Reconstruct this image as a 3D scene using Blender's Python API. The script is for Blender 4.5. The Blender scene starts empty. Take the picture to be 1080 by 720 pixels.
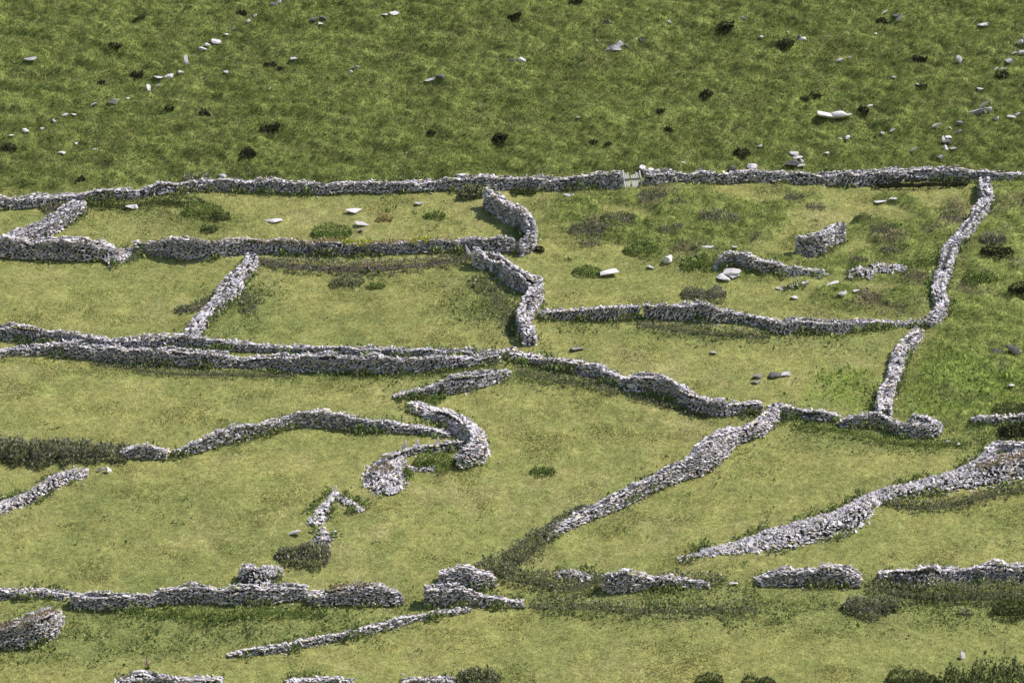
import bpy, bmesh, math, random
import numpy as np
from mathutils import Vector

scene = bpy.context.scene
COL = scene.collection
rng = np.random.default_rng(7)
random.seed(7)

# ------------------------------------------------------------------ camera numbers
DIST = 360.0
PITCH = math.radians(11.0)
T = 43.2 / 360.0                       # tan(half hfov)
CAM = np.array([0.0, -DIST * math.cos(PITCH), DIST * math.sin(PITCH)])
FW = np.array([0.0, math.cos(PITCH), -math.sin(PITCH)])
RT = np.array([1.0, 0.0, 0.0])
UP = np.array([0.0, math.sin(PITCH), math.cos(PITCH)])


def ray(px, py):
    d = FW + RT * ((px - 540.0) / 540.0 * T) + UP * ((360.0 - py) / 540.0 * T)
    return d / np.linalg.norm(d)


# ------------------------------------------------------------------ noise
class Noise:
    def __init__(self, seed):
        self.t = np.random.default_rng(seed).uniform(-1, 1, (256, 256))

    def __call__(self, x, y):
        x = np.asarray(x, float); y = np.asarray(y, float)
        xi = np.floor(x).astype(int); yi = np.floor(y).astype(int)
        fx = x - xi; fy = y - yi
        fx = fx * fx * fx * (fx * (fx * 6 - 15) + 10); fy = fy * fy * fy * (fy * (fy * 6 - 15) + 10)
        a = self.t[xi & 255, yi & 255]; b = self.t[(xi + 1) & 255, yi & 255]
        c = self.t[xi & 255, (yi + 1) & 255]; d = self.t[(xi + 1) & 255, (yi + 1) & 255]
        return (a * (1 - fx) + b * fx) * (1 - fy) + (c * (1 - fx) + d * fx) * fy


N = [Noise(100 + i) for i in range(12)]


def rot2(x, y, a):
    c, s = math.cos(a), math.sin(a)
    return x * c - y * s, x * s + y * c


def fbm(n, x, y, scale, octaves=3, a0=0.4):
    v = 0.0; amp = 1.0; tot = 0.0; f = 1.0 / scale
    for o in range(octaves):
        xx, yy = rot2(x, y, a0 + o * 0.9)
        v = v + amp * N[(n + o) % 12](xx * f + 17.3 * o, yy * f + 5.1 * o)
        tot += amp; amp *= 0.5; f *= 2.03
    return v / tot


# ------------------------------------------------------------------ terrain profile (a valley, camera on the facing hill)
_py = np.arange(-3000, 3001, 1.0)


def _slope(y):
    s = np.interp(y, [-3000, -420, -352, -330, -190, -165, -130, -70, 0, 60, 110, 300, 700, 1200, 3000],
                  [-.02, -.02, -.04, -.62, -.62, 0.0, .20, .335, .364, .385, .42, .42, .25, .0, .0])
    return s


_sl = _slope(_py)
_prof = np.cumsum(_sl) * 1.0
_prof -= np.interp(0.0, _py, _prof)
_zc = np.interp(CAM[1], _py, _prof)
_want = CAM[2] - 1.7                     # the viewer's feet
_lo = np.interp(-165.0, _py, _prof)
_k = (_want - _lo) / (_zc - _lo)
_prof = np.where(_py < -165, _lo + (_prof - _lo) * _k, _prof)


def H0(x, y):
    x = np.asarray(x, float); y = np.asarray(y, float)
    z = np.interp(y, _py, _prof)
    fall = np.clip(1.0 - (np.hypot(x, y) - 120.0) / 160.0, 0.0, 1.0)
    z = z + fall * (fbm(0, x, y, 30.0, 2) * 0.9 + fbm(3, x, y, 9.0, 2) * 0.22)
    return z


TS = np.arange(230.0, 520.0, 0.5)


def hit(px, py, hf):
    d = ray(px, py)
    P = CAM[None, :] + TS[:, None] * d[None, :]
    g = P[:, 2] - hf(P[:, 0], P[:, 1])
    i = int(np.argmax(g < 0))
    if i == 0:
        i = len(TS) - 1
    t0, t1 = TS[i - 1], TS[i]
    for _ in range(18):
        tm = 0.5 * (t0 + t1); p = CAM + tm * d
        if p[2] - float(hf(p[0], p[1])) < 0:
            t1 = tm
        else:
            t0 = tm
    return CAM + t1 * d, t1


# fine patch of the ground
GX0, GX1, GY0, GY1, GS = -64.0, 64.0, -60.0, 80.0, 0.25
gx = np.arange(GX0, GX1 + 1e-6, GS); gy = np.arange(GY0, GY1 + 1e-6, GS)
GXX, GYY = np.meshgrid(gx, gy, indexing='ij')


def poly_mask(poly_px, blur=1.2):
    pts = [hit(a, b, H0)[0][:2] for a, b in poly_px]
    m = np.zeros_like(GXX, bool)
    n = len(pts)
    for i in range(n):
        x1, y1 = pts[i]; x2, y2 = pts[(i + 1) % n]
        if y1 == y2:
            continue
        c = ((y1 > GYY) != (y2 > GYY)) & (GXX < (x2 - x1) * (GYY - y1) / (y2 - y1) + x1)
        m ^= c
    return blur2(m.astype(float), blur)


def blur2(m, r_m):
    r = max(1, int(r_m / GS))
    for ax in (0, 1):
        for _ in range(2):
            p = np.pad(m, [(r, r) if a == ax else (0, 0) for a in (0, 1)], mode='edge')
            c = np.cumsum(p, axis=ax)
            c = np.insert(c, 0, 0, axis=ax)
            n = 2 * r + 1
            L = m.shape[ax]
            hi = np.take(c, np.arange(n, n + L), axis=ax); lo = np.take(c, np.arange(0, L), axis=ax)
            m = (hi - lo) / n
    return m


TOPWALL = [(-60, 206), (0, 206), (60, 205), (127, 202), (187, 198), (230, 195), (333, 200), (440, 198), (503, 194), (557, 191),
           (660, 190), (833, 186), (900, 190), (987, 184), (1020, 185), (1140, 187)]
# moor: everything above the top wall, plus what lies beyond the photograph uphill
_tw = np.array([hit(a, b, H0)[0][:2] for a, b in TOPWALL])
_tw_y = np.interp(GXX, _tw[:, 0], _tw[:, 1])
MOOR = np.clip((GYY - _tw_y + 0.4) / 1.2, 0, 1)
EAST = poly_mask([(1040, 192), (1150, 192), (1150, 470), (1060, 462), (985, 455), (945, 440), (985, 345), (1005, 290), (1030, 240)], 0.8)
HEATH = poly_mask([(570, 207), (640, 200), (820, 195), (1030, 192), (1005, 260), (985, 330), (900, 330), (840, 318), (780, 305), (730, 285), (640, 265), (585, 240)], 1.5)
HEATH = HEATH * np.clip(0.98 + 3.0 * fbm(5, GXX * .55, GYY, 3.0, 3), 0, 1)
VERGE = poly_mask([(90, 207), (210, 195), (215, 215), (300, 240), (200, 240), (110, 220)], 1.0) * 0.6
FERN = np.maximum(poly_mask([(850, 410), (870, 392), (900, 385), (930, 398), (925, 432), (850, 430)], 0.6),
                  poly_mask([(955, 380), (1010, 372), (1090, 390), (1090, 430), (1000, 440), (940, 440)], 0.8) * .55)
LUSH = np.zeros_like(GXX)
for pl in ([(0, 640), (330, 640), (440, 632), (440, 660), (200, 700), (0, 700)],
           [(560, 610), (800, 615), (1080, 605), (1080, 660), (700, 665), (560, 640)],
           [(490, 275), (560, 300), (545, 330), (530, 360), (470, 330)],
           [(590, 340), (820, 350), (940, 350), (930, 370), (760, 360), (600, 352)],
           [(225, 300), (300, 290), (280, 350), (210, 355)],
           [(150, 388), (420, 392), (540, 380), (640, 400), (560, 412), (300, 402)],
           [(830, 440), (985, 462), (1080, 450), (1080, 480), (900, 475), (830, 460)]):
    LUSH = np.maximum(LUSH, poly_mask(pl, 1.2))
ROUGH = np.clip(np.maximum.reduce([MOOR, EAST * 0.85, HEATH * 0.9, VERGE]), 0, 1)


def billow(n, x, y, s, a):
    xx, yy = rot2(x, y, a)
    return np.abs(N[n](xx / s, yy / s))


bump = 1.0 * (0.50 * billow(6, GXX * .40, GYY, 1.5, .10) + 0.40 * billow(7, GXX * .5, GYY, .85, .18) + 0.34 * billow(8, GXX * .7, GYY, .6, .3))
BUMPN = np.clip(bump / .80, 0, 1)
bump = bump + 0.25 * fbm(9, GXX, GYY, 5.0, 2)
field_bump = 0.11 * fbm(2, GXX, GYY, 2.0, 3)
edge = np.clip(np.minimum.reduce([GXX - GX0, GX1 - GXX, GYY - GY0, GY1 - GYY]) / 6.0, 0, 1)
RELIEF = edge * (ROUGH * bump + (1 - ROUGH) * field_bump)
GZ = H0(GXX, GYY) + RELIEF
_sm = blur2(RELIEF, .3) * 1.25 + H0(GXX, GYY)
GNX = -np.gradient(_sm, GS, axis=0); GNY = -np.gradient(_sm, GS, axis=1)


def samp(A, x, y):
    x = np.asarray(x, float); y = np.asarray(y, float)
    fx = np.clip((x - GX0) / GS, 0, A.shape[0] - 1.001); fy = np.clip((y - GY0) / GS, 0, A.shape[1] - 1.001)
    i = fx.astype(int); j = fy.astype(int); u = fx - i; v = fy - j
    return (A[i, j] * (1 - u) + A[i + 1, j] * u) * (1 - v) + (A[i, j + 1] * (1 - u) + A[i + 1, j + 1] * u) * v


def H(x, y):
    x = np.asarray(x, float); y = np.asarray(y, float)
    inside = (x > GX0) & (x < GX1) & (y > GY0) & (y < GY1)
    return np.where(inside, samp(GZ, x, y), H0(x, y))


def mpp(t):
    return t * T / 540.0


def at(px, py):
    p, t = hit(px, py, H)
    return p, mpp(t)


# ------------------------------------------------------------------ mesh helpers
def tag(o, label=None, cat=None, group=None, kind=None):
    if label: o['label'] = label
    if cat: o['category'] = cat
    if group: o['group'] = group
    if kind: o['kind'] = kind
    return o


def empty(name, loc, rz=0.0):
    o = bpy.data.objects.new(name, None)
    o.empty_display_size = 0.3
    COL.objects.link(o); o.location = loc; o.rotation_euler = (0, 0, rz)
    return o


def mesh_np(name, V, F, mat, col=None, parent=None, origin=None, smooth=False):
    """V (n,3), F list of index arrays (each (m,k)), col (n,3) per-vertex colour."""
    V = np.asarray(V, np.float32).copy()
    if origin is not None:
        V = V - np.asarray(origin, np.float32)[None, :]
    me = bpy.data.meshes.new(name)
    me.vertices.add(len(V)); me.vertices.foreach_set('co', V.ravel())
    sizes = np.concatenate([np.full(len(f), f.shape[1], np.int32) for f in F])
    idx = np.concatenate([np.asarray(f, np.int32).ravel() for f in F])
    me.loops.add(len(idx)); me.loops.foreach_set('vertex_index', idx)
    me.polygons.add(len(sizes))
    st = np.concatenate([[0], np.cumsum(sizes)[:-1]]).astype(np.int32)
    me.polygons.foreach_set('loop_start', st)
    if smooth:
        me.polygons.foreach_set('use_smooth', np.ones(len(sizes), bool))
    if col is not None:
        a = me.color_attributes.new('tone', 'FLOAT_COLOR', 'POINT')
        c = np.ones((len(V), 4), np.float32); c[:, :3] = col
        a.data.foreach_set('color', c.ravel())
    me.update(calc_edges=True)
    me.validate()
    if not smooth:
        me.polygons.foreach_set('use_smooth', np.zeros(len(sizes), bool))
    me.materials.append(mat)
    o = bpy.data.objects.new(name, me)
    COL.objects.link(o)
    if origin is not None:
        o.location = origin
    if parent is not None:
        o.parent = parent
        if origin is not None:
            o.location = np.asarray(origin) - np.asarray(parent.location)
    return o


# ------------------------------------------------------------------ materials
def new_mat(name):
    m = bpy.data.materials.new(name); m.use_nodes = True
    nt = m.node_tree; nt.nodes.clear()
    out = nt.nodes.new('ShaderNodeOutputMaterial')
    return m, nt, out


def nd(nt, t, **kw):
    n = nt.nodes.new(t)
    for k, v in kw.items():
        if k.startswith('i_'):
            n.inputs[k[2:].replace('_', ' ')].default_value = v
        else:
            setattr(n, k, v)
    return n


def stone_material():
    m, nt, out = new_mat('drystone_slate'); L = nt.links.new
    a = nd(nt, 'ShaderNodeAttribute', attribute_name='tone')
    tc = nd(nt, 'ShaderNodeTexCoord')
    n1 = nd(nt, 'ShaderNodeTexNoise', i_Scale=3.2, i_Detail=6.0, i_Roughness=.7)
    n2 = nd(nt, 'ShaderNodeTexNoise', i_Scale=14.0, i_Detail=4.0, i_Roughness=.7)
    L(tc.outputs['Object'], n1.inputs['Vector']); L(tc.outputs['Object'], n2.inputs['Vector'])
    r1 = nd(nt, 'ShaderNodeValToRGB')
    r1.color_ramp.elements[0].position = .30; r1.color_ramp.elements[0].color = (.70, .67, .67, 1)
    r1.color_ramp.elements[1].position = .68; r1.color_ramp.elements[1].color = (1.15, 1.12, 1.12, 1)
    L(n1.outputs['Fac'], r1.inputs['Fac'])
    mx = nd(nt, 'ShaderNodeMix', data_type='RGBA', blend_type='MULTIPLY'); mx.inputs[0].default_value = 1.0
    L(a.outputs['Color'], mx.inputs[6]); L(r1.outputs['Color'], mx.inputs[7])
    r2 = nd(nt, 'ShaderNodeValToRGB')           # pale crustose lichen
    r2.color_ramp.elements[0].position = .56; r2.color_ramp.elements[0].color = (0, 0, 0, 1)
    r2.color_ramp.elements[1].position = .66; r2.color_ramp.elements[1].color = (.55, .55, .55, 1)
    L(n2.outputs['Fac'], r2.inputs['Fac'])
    mx2 = nd(nt, 'ShaderNodeMix', data_type='RGBA'); mx2.inputs[7].default_value = (.62, .60, .57, 1)
    L(r2.outputs['Color'], mx2.inputs[0]); L(mx.outputs[2], mx2.inputs[6])
    b = nd(nt, 'ShaderNodeBsdfPrincipled'); b.inputs['Roughness'].default_value = .85
    b.inputs['Specular IOR Level'].default_value = .25
    bp = nd(nt, 'ShaderNodeBump', i_Strength=.5, i_Distance=.05); L(n2.outputs['Fac'], bp.inputs['Height'])
    L(mx2.outputs[2], b.inputs['Base Color']); L(bp.outputs['Normal'], b.inputs['Normal'])
    L(b.outputs[0], out.inputs[0])
    return m


def leaf_material(name, up=.9, trans=.35, lie=False):
    m, nt, out = new_mat(name); L = nt.links.new
    a = nd(nt, 'ShaderNodeAttribute', attribute_name='tone')
    geo = nd(nt, 'ShaderNodeNewGeometry')
    add = nd(nt, 'ShaderNodeVectorMath', operation='ADD'); add.inputs[1].default_value = (0, -.15 * up, up)
    L(geo.outputs['Normal'], add.inputs[0])
    if lie:
        sc_ = nd(nt, 'ShaderNodeVectorMath', operation='SCALE'); sc_.inputs['Scale'].default_value = up
        la_ = nd(nt, 'ShaderNodeAttribute', attribute_name='lie')
        L(la_.outputs['Vector'], sc_.inputs[0]); L(sc_.outputs[0], add.inputs[1])
    nm = nd(nt, 'ShaderNodeVectorMath', operation='NORMALIZE'); L(add.outputs[0], nm.inputs[0])
    d = nd(nt, 'ShaderNodeBsdfDiffuse'); t = nd(nt, 'ShaderNodeBsdfTranslucent')
    L(a.outputs['Color'], d.inputs['Color']); L(a.outputs['Color'], t.inputs['Color']); L(nm.outputs[0], d.inputs['Normal'])
    ms = nd(nt, 'ShaderNodeMixShader'); ms.inputs[0].default_value = trans
    L(d.outputs[0], ms.inputs[1]); L(t.outputs[0], ms.inputs[2]); L(ms.outputs[0], out.inputs[0])
    return m


def ground_material():
    m, nt, out = new_mat('hillside_turf'); L = nt.links.new
    a = nd(nt, 'ShaderNodeAttribute', attribute_name='tone')
    tc = nd(nt, 'ShaderNodeTexCoord')
    n1 = nd(nt, 'ShaderNodeTexNoise', i_Scale=2.5, i_Detail=8.0, i_Roughness=.75)
    L(tc.outputs['Object'], n1.inputs['Vector'])
    r = nd(nt, 'ShaderNodeValToRGB')
    r.color_ramp.elements[0].position = .3; r.color_ramp.elements[0].color = (.45, .45, .4, 1)
    r.color_ramp.elements[1].position = .7; r.color_ramp.elements[1].color = (1.2, 1.2, 1.15, 1)
    L(n1.outputs['Fac'], r.inputs['Fac'])
    mx = nd(nt, 'ShaderNodeMix', data_type='RGBA', blend_type='MULTIPLY'); mx.inputs[0].default_value = 1.0
    L(a.outputs['Color'], mx.inputs[6]); L(r.outputs['Color'], mx.inputs[7])
    b = nd(nt, 'ShaderNodeBsdfDiffuse'); L(mx.outputs[2], b.inputs['Color'])
    bp = nd(nt, 'ShaderNodeBump', i_Strength=.8, i_Distance=.12); L(n1.outputs['Fac'], bp.inputs['Height'])
    L(bp.outputs['Normal'], b.inputs['Normal']); L(b.outputs[0], out.inputs[0])
    return m


def plain_material(name, c, rough=.8, var=.35, scale=9.0):
    m, nt, out = new_mat(name); L = nt.links.new
    tc = nd(nt, 'ShaderNodeTexCoord'); n1 = nd(nt, 'ShaderNodeTexNoise', i_Scale=scale, i_Detail=5.0)
    L(tc.outputs['Object'], n1.inputs['Vector'])
    r = nd(nt, 'ShaderNodeValToRGB')
    r.color_ramp.elements[0].position = .3; r.color_ramp.elements[0].color = tuple(x * (1 - var) for x in c) + (1,)
    r.color_ramp.elements[1].position = .7; r.color_ramp.elements[1].color = tuple(c) + (1,)
    L(n1.outputs['Fac'], r.inputs['Fac'])
    b = nd(nt, 'ShaderNodeBsdfPrincipled'); b.inputs['Roughness'].default_value = rough
    L(r.outputs['Color'], b.inputs['Base Color']); L(b.outputs[0], out.inputs[0])
    return m


M_STONE = stone_material()
M_LEAF = leaf_material('leaf_foliage', .8, .3)
M_GRASS = leaf_material('grass_blades', 1.6, .30, True)
M_GROUND = ground_material()
M_WOOD = plain_material('weathered_pale_wood', (.88, .86, .82), .8)
M_RAIL = plain_material('dark_rail', (.05, .055, .06), .6)
M_PETAL = plain_material('foxglove_petal', (.52, .10, .42), .6, .3)
M_STEM = plain_material('foxglove_stem', (.09, .14, .04), .7, .3)

# ------------------------------------------------------------------ ground sheet
C_FIELD_A = np.array([.50, .485, .185]); C_FIELD_B = np.array([.39, .415, .15]); C_STRAW = np.array([.60, .53, .27])
C_LUSH = np.array([.27, .33, .125])
C_MOOR_A = np.array([.305, .355, .112]); C_MOOR_B = np.array([.265, .318, .096]); C_MOOR_C = np.array([.31, .33, .12])
C_HEATHER = np.array([.20, .15, .12])


def mix(a, b, f):
    return a * (1 - f)[..., None] + b * f[..., None]


def turf_colour(x, y):
    """natural colour of the sward at a place on the hill"""
    big = fbm(1, x * .6, y, 13.0, 3, .1); mid = fbm(4, x * .45, y, 2.8, 3, .12); fine = fbm(7, x, y, 1.1, 3)
    f = np.clip(.5 - .5 * big - .6 * mid - .8 * fine, 0, 1)
    col = mix(np.broadcast_to(C_FIELD_A, x.shape + (3,)), C_FIELD_B, f)
    s = np.clip(1.5 * (fbm(9, x, y, 6.0, 3) + .55 * fbm(10, x, y, 1.6, 2)) - .30, 0, 1)
    col = mix(col, C_STRAW, s * .45)
    lush = samp(LUSH, x, y) * np.clip(.75 + fine, 0, 1)
    col = mix(col, C_LUSH, lush * .6)
    xq = x * .42 + 30.0
    big2 = fbm(2, x, y, 11.0, 3); mid2 = fbm(5, xq, y, 1.5, 3, .12)
    fm = np.clip(.5 + .6 * big2 + .9 * mid2, 0, 1)
    moor = mix(np.broadcast_to(C_MOOR_A, x.shape + (3,)), C_MOOR_B, fm)
    moor = mix(moor, C_MOOR_C, np.clip(1.8 * fbm(8, xq, y, 1.9, 3, .1) - .30 + .25 * fine, 0, 1) * .7)
    rough = samp(ROUGH, x, y)
    hz = np.clip(2.2 * (fbm(11, x, y, 2.8, 2)) - .46, 0, 1) * np.clip(samp(HEATH, x, y) * 1.0 + samp(EAST, x, y) * .55 + samp(MOOR, x, y) * .10, 0, 1)
    moor = mix(moor, C_HEATHER, hz)
    fe = samp(FERN, x, y)
    moor = mix(moor, np.array([.24, .33, .080]), fe * .7)
    heath = samp(HEATH, x, y) * .55 + samp(EAST, x, y) * .25
    moor = moor * (1 + .36 * heath + .30 * samp(EAST, x, y))[..., None]
    out = mix(col, moor, np.clip(rough, 0, 1))
    out = mix(out, np.array([.30, .41, .09]), fe * .75 * np.clip(.7 + fine, 0, 1))
    # clumps of darker and paler growth a hand or two across, and shade painted into the colour: hollows between tussocks darker, tops paler
    sm = .30 * fbm(3, x, y, .55, 2, 1.3) + .26 * fbm(6, x, y, 1.3, 2, .2) + .20 * N[10](x / .27, y / .27)
    sm = sm * (1 - rough) + rough * (.34 * fbm(3, x * .5, y, .42, 2, .15) + .34 * fbm(6, x * .45, y, .95, 2, .1))
    relief_shade = (samp(BUMPN, x, y) - .5) * rough
    return out * np.exp(sm * (.50 + .30 * rough) + .42 * relief_shade - .10 * rough)[..., None]


def far_axis(lo, hi, start, ratio, far):
    out = []; step = 1.0; v = start
    while v < far:
        v += step; step *= ratio; out.append(v)
    return out


xs = np.array([-v for v in reversed(far_axis(0, 0, -GX0, 1.22, 2400))] + list(gx) + far_axis(0, 0, GX1, 1.22, 2400))
ys = np.array([-v for v in reversed(far_axis(0, 0, -GY0, 1.06, 1500))] + list(gy) + far_axis(0, 0, GY1, 1.15, 2000))
XX, YY = np.meshgrid(xs, ys, indexing='ij')
ZZ = H(XX, YY)
nx, ny = XX.shape
ii, jj = np.meshgrid(np.arange(nx - 1), np.arange(ny - 1), indexing='ij')
q = np.stack([ii * ny + jj, (ii + 1) * ny + jj, (ii + 1) * ny + jj + 1, ii * ny + jj + 1], -1).reshape(-1, 4)
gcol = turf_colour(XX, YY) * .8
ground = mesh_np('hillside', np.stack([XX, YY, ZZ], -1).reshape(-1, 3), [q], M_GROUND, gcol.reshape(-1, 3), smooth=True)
tag(ground, kind='structure')

# ------------------------------------------------------------------ grass: millions of blades, nobody could count it
# region actually grown: what the view covers plus a margin on every side
def in_view(x, y, margin):
    z = samp(GZ, x, y)
    d = np.stack([x - CAM[0], y - CAM[1], z - CAM[2]], -1)
    w = d @ FW
    return (np.abs(d @ RT / w / T) < 1 + margin) & (np.abs(d @ UP / w / T) < .667 + margin)


def blades(name, density_fn, n_try, hfun, wfun, lean, tint, label, jitter=.13):
    x = rng.uniform(GX0 + 1, GX1 - 1, n_try); y = rng.uniform(GY0 + 1, GY1 - 1, n_try)
    keep = in_view(x, y, .07)
    x, y = x[keep], y[keep]
    keep = rng.uniform(0, 1, len(x)) < density_fn(x, y)
    x, y = x[keep], y[keep]; n = len(x)
    z = samp(GZ, x, y) - .02
    az = rng.uniform(0, 2 * np.pi, n); h = hfun(x, y, n); w = wfun(x, y, n) * .5
    ln = np.abs(rng.normal(0, lean, n)); la = rng.normal(math.radians(200), 1.3, n)
    top = np.stack([x + h * np.sin(ln) * np.cos(la), y + h * np.sin(ln) * np.sin(la), z + h * np.cos(ln)], -1)
    a = np.stack([x - w * np.cos(az), y - w * np.sin(az), z], -1); b = np.stack([x + w * np.cos(az), y + w * np.sin(az), z], -1)
    V = np.stack([a, b, top], 1).reshape(-1, 3)
    F = np.arange(3 * n).reshape(-1, 3)
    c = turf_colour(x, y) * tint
    c = c * np.exp(rng.normal(0, jitter, n))[:, None] * (1 + rng.normal(0, .08, (n, 3)))
    dry = rng.uniform(0, 1, n) < .06
    c[dry] = c[dry] * .4 + C_STRAW * .75
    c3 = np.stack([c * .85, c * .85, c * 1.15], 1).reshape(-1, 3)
    o = mesh_np(name, V, [F], M_GRASS, np.clip(c3, 0, 1))
    gn = np.stack([samp(GNX, x, y), samp(GNY, x, y), np.ones(n)], -1)
    at_ = o.data.attributes.new('lie', 'FLOAT_VECTOR', 'POINT')
    at_.data.foreach_set('vector', np.repeat(gn, 3, 0).astype(np.float32).ravel())
    tag(o, label, 'grass', kind='stuff')
    return n


nb = blades('pasture_grass', lambda x, y: 1 - np.clip(samp(ROUGH, x, y), 0, 1) * .92, 1900000,
            lambda x, y, n: rng.uniform(.05, .12, n) * (1 + .9 * samp(LUSH, x, y) * np.clip(.4 + 1.6 * fbm(2, x, y, 1.6, 2), 0, 1.4) + 1.3 * np.clip(2.5 * fbm(7, x * .7, y, 2.6, 2) - .45, 0, 1)), lambda x, y, n: rng.uniform(.05, .10, n), .75,
            1.0, 'short yellow-green grass covering the walled fields below the top wall')
nm = blades('moor_grass', lambda x, y: np.clip(samp(ROUGH, x, y), 0, 1), 1700000,
            lambda x, y, n: rng.uniform(.16, .42, n), lambda x, y, n: rng.uniform(.04, .09, n), .85,
            1.0, 'dark green tussocky grass covering the rough hillside above the top wall', .14)
print('blades', nb, nm)

# ------------------------------------------------------------------ stones
PROTO = []
for k in range(18):
    bm = bmesh.new()
    r = random.Random(500 + k)
    for _ in range(r.randint(11, 15)):
        p = Vector((r.uniform(-1, 1), r.uniform(-1, 1), r.uniform(-1, 1)))
        m_ = max(abs(p.x), abs(p.y), abs(p.z))
        p = p / m_ * r.uniform(.82, 1.0)
        if k % 3:
            p = Vector(tuple((1 if c > 0 else -1) * r.uniform(.62, 1.0) for c in p))
        bm.verts.new(p * .5)
    ret = bmesh.ops.convex_hull(bm, input=bm.verts)
    bmesh.ops.delete(bm, geom=[v for v in bm.verts if not v.link_faces], context='VERTS')
    bm.verts.ensure_lookup_table()
    bmesh.ops.triangulate(bm, faces=bm.faces)
    bm.verts.index_update()
    V = np.array([v.co[:] for v in bm.verts]); F = np.array([[v.index for v in f.verts] for f in bm.faces])
    PROTO.append((V, F)); bm.free()


class Stones:
    def __init__(self):
        self.p = []; self.e = []; self.s = []; self.c = []; self.V = []; self.F = []; self.C = []; self.n = 0

    def add(self, pos, eul, size, col):
        self.p.append(pos); self.e.append(eul); self.s.append(size); self.c.append(col)

    def raw(self, V, F, col):
        self.V.append(V); self.F.append(F + self.n); self.C.append(np.broadcast_to(np.asarray(col, float), (len(V), 3))); self.n += len(V)

    def bake(self):
        if not self.p:
            return
        P = np.array(self.p); E = np.array(self.e); S = np.array(self.s); K = np.array(self.c)
        cx, sx = np.cos(E[:, 0]), np.sin(E[:, 0]); cy, sy = np.cos(E[:, 1]), np.sin(E[:, 1]); cz, sz = np.cos(E[:, 2]), np.sin(E[:, 2])
        R = np.empty((len(P), 3, 3))
        R[:, 0, 0] = cz * cy; R[:, 0, 1] = cz * sy * sx - sz * cx; R[:, 0, 2] = cz * sy * cx + sz * sx
        R[:, 1, 0] = sz * cy; R[:, 1, 1] = sz * sy * sx + cz * cx; R[:, 1, 2] = sz * sy * cx - cz * sx
        R[:, 2, 0] = -sy; R[:, 2, 1] = cy * sx; R[:, 2, 2] = cy * cx
        which = rng.integers(0, len(PROTO), len(P))
        for k, (pv, pf) in enumerate(PROTO):
            m = np.where(which == k)[0]
            if len(m) == 0:
                continue
            v = pv[None, :, :] * S[m][:, None, :]
            v = np.einsum('nij,nvj->nvi', R[m], v) + P[m][:, None, :]
            nv = len(pv)
            f = pf[None, :, :] + (np.arange(len(m)) * nv)[:, None, None]
            self.V.append(v.reshape(-1, 3)); self.F.append(f.reshape(-1, 3) + self.n)
            self.C.append(np.repeat(K[m], nv, 0)); self.n += len(m) * nv
        self.p = []

    def build(self, name, parent=None, origin=None):
        self.bake()
        return mesh_np(name, np.concatenate(self.V), [np.concatenate(self.F)], M_STONE, np.concatenate(self.C), parent, origin)


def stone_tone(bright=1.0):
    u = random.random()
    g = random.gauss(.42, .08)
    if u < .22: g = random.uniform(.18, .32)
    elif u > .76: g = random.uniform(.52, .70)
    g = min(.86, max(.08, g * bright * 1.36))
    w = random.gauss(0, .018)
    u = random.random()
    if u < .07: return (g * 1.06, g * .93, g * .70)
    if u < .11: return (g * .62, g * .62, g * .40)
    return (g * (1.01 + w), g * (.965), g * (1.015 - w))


def smooth_path(pts, step=.1, win=1.0):
    """pts rows: X, Y, h, w -> evenly spaced, corners eased"""
    P = np.array(pts, float)
    d = np.concatenate([[0], np.cumsum(np.hypot(*np.diff(P[:, :2], axis=0).T))])
    n = max(4, int(d[-1] / step) + 1)
    s = np.linspace(0, d[-1], n)
    Q = np.stack([np.interp(s, d, P[:, i]) for i in range(P.shape[1])], -1)
    r = max(1, int(win / 2 / step)); r = min(r, max(1, n // 4))
    pad = np.concatenate([2 * Q[:1] - Q[r:0:-1], Q, 2 * Q[-1:] - Q[-2:-r - 2:-1]])
    c = np.cumsum(np.insert(pad, 0, 0, axis=0), axis=0)
    Q2 = (c[2 * r + 1:] - c[:-2 * r - 1]) / (2 * r + 1)
    Q2[:, 2:] = np.maximum(Q2[:, 2:], .02)
    return s, Q2


def trace(pts, w):
    rows = []
    for p in pts:
        x, yc, hp = p[:3]
        ww = p[3] if len(p) > 3 else w
        P, s = at(x, yc + hp)
        rows.append((P[0], P[1], hp * s / math.cos(PITCH) * .86, ww))
    return rows


def frame(Q):
    t = np.gradient(Q[:, :2], axis=0)
    t /= np.maximum(np.linalg.norm(t, axis=1), 1e-9)[:, None]
    nrm = np.stack([-t[:, 1], t[:, 0]], -1)
    return t, nrm


def core_mesh(S, Q, nrm, prof, col, follow=False):
    """prof: list of (across factor of half width, height factor)"""
    idx = np.arange(0, len(Q), 4)
    if idx[-1] != len(Q) - 1: idx = np.append(idx, len(Q) - 1)
    k = len(prof); V = []
    for i in idx:
        z = float(H(Q[i, 0], Q[i, 1]))
        for a, b in prof:
            x = Q[i, 0] + nrm[i, 0] * a * Q[i, 3] * .5; y = Q[i, 1] + nrm[i, 1] * a * Q[i, 3] * .5
            zz = min(z, float(H(x, y))) if follow else z
            V.append((x, y, zz - .5 if b < 0 else zz + b * Q[i, 2]))
    F = []
    for a in range(len(idx) - 1):
        for b in range(k - 1):
            p0 = a * k + b; p1 = p0 + 1; p2 = p0 + k; p3 = p2 + 1
            F += [(p0, p1, p3), (p0, p3, p2)]
    for b in range(1, k - 1):
        F.append((0, b, b + 1)); o = (len(idx) - 1) * k; F.append((o, o + b + 1, o + b))
    S.raw(np.array(V), np.array(F), col)


WALLS = []


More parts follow.
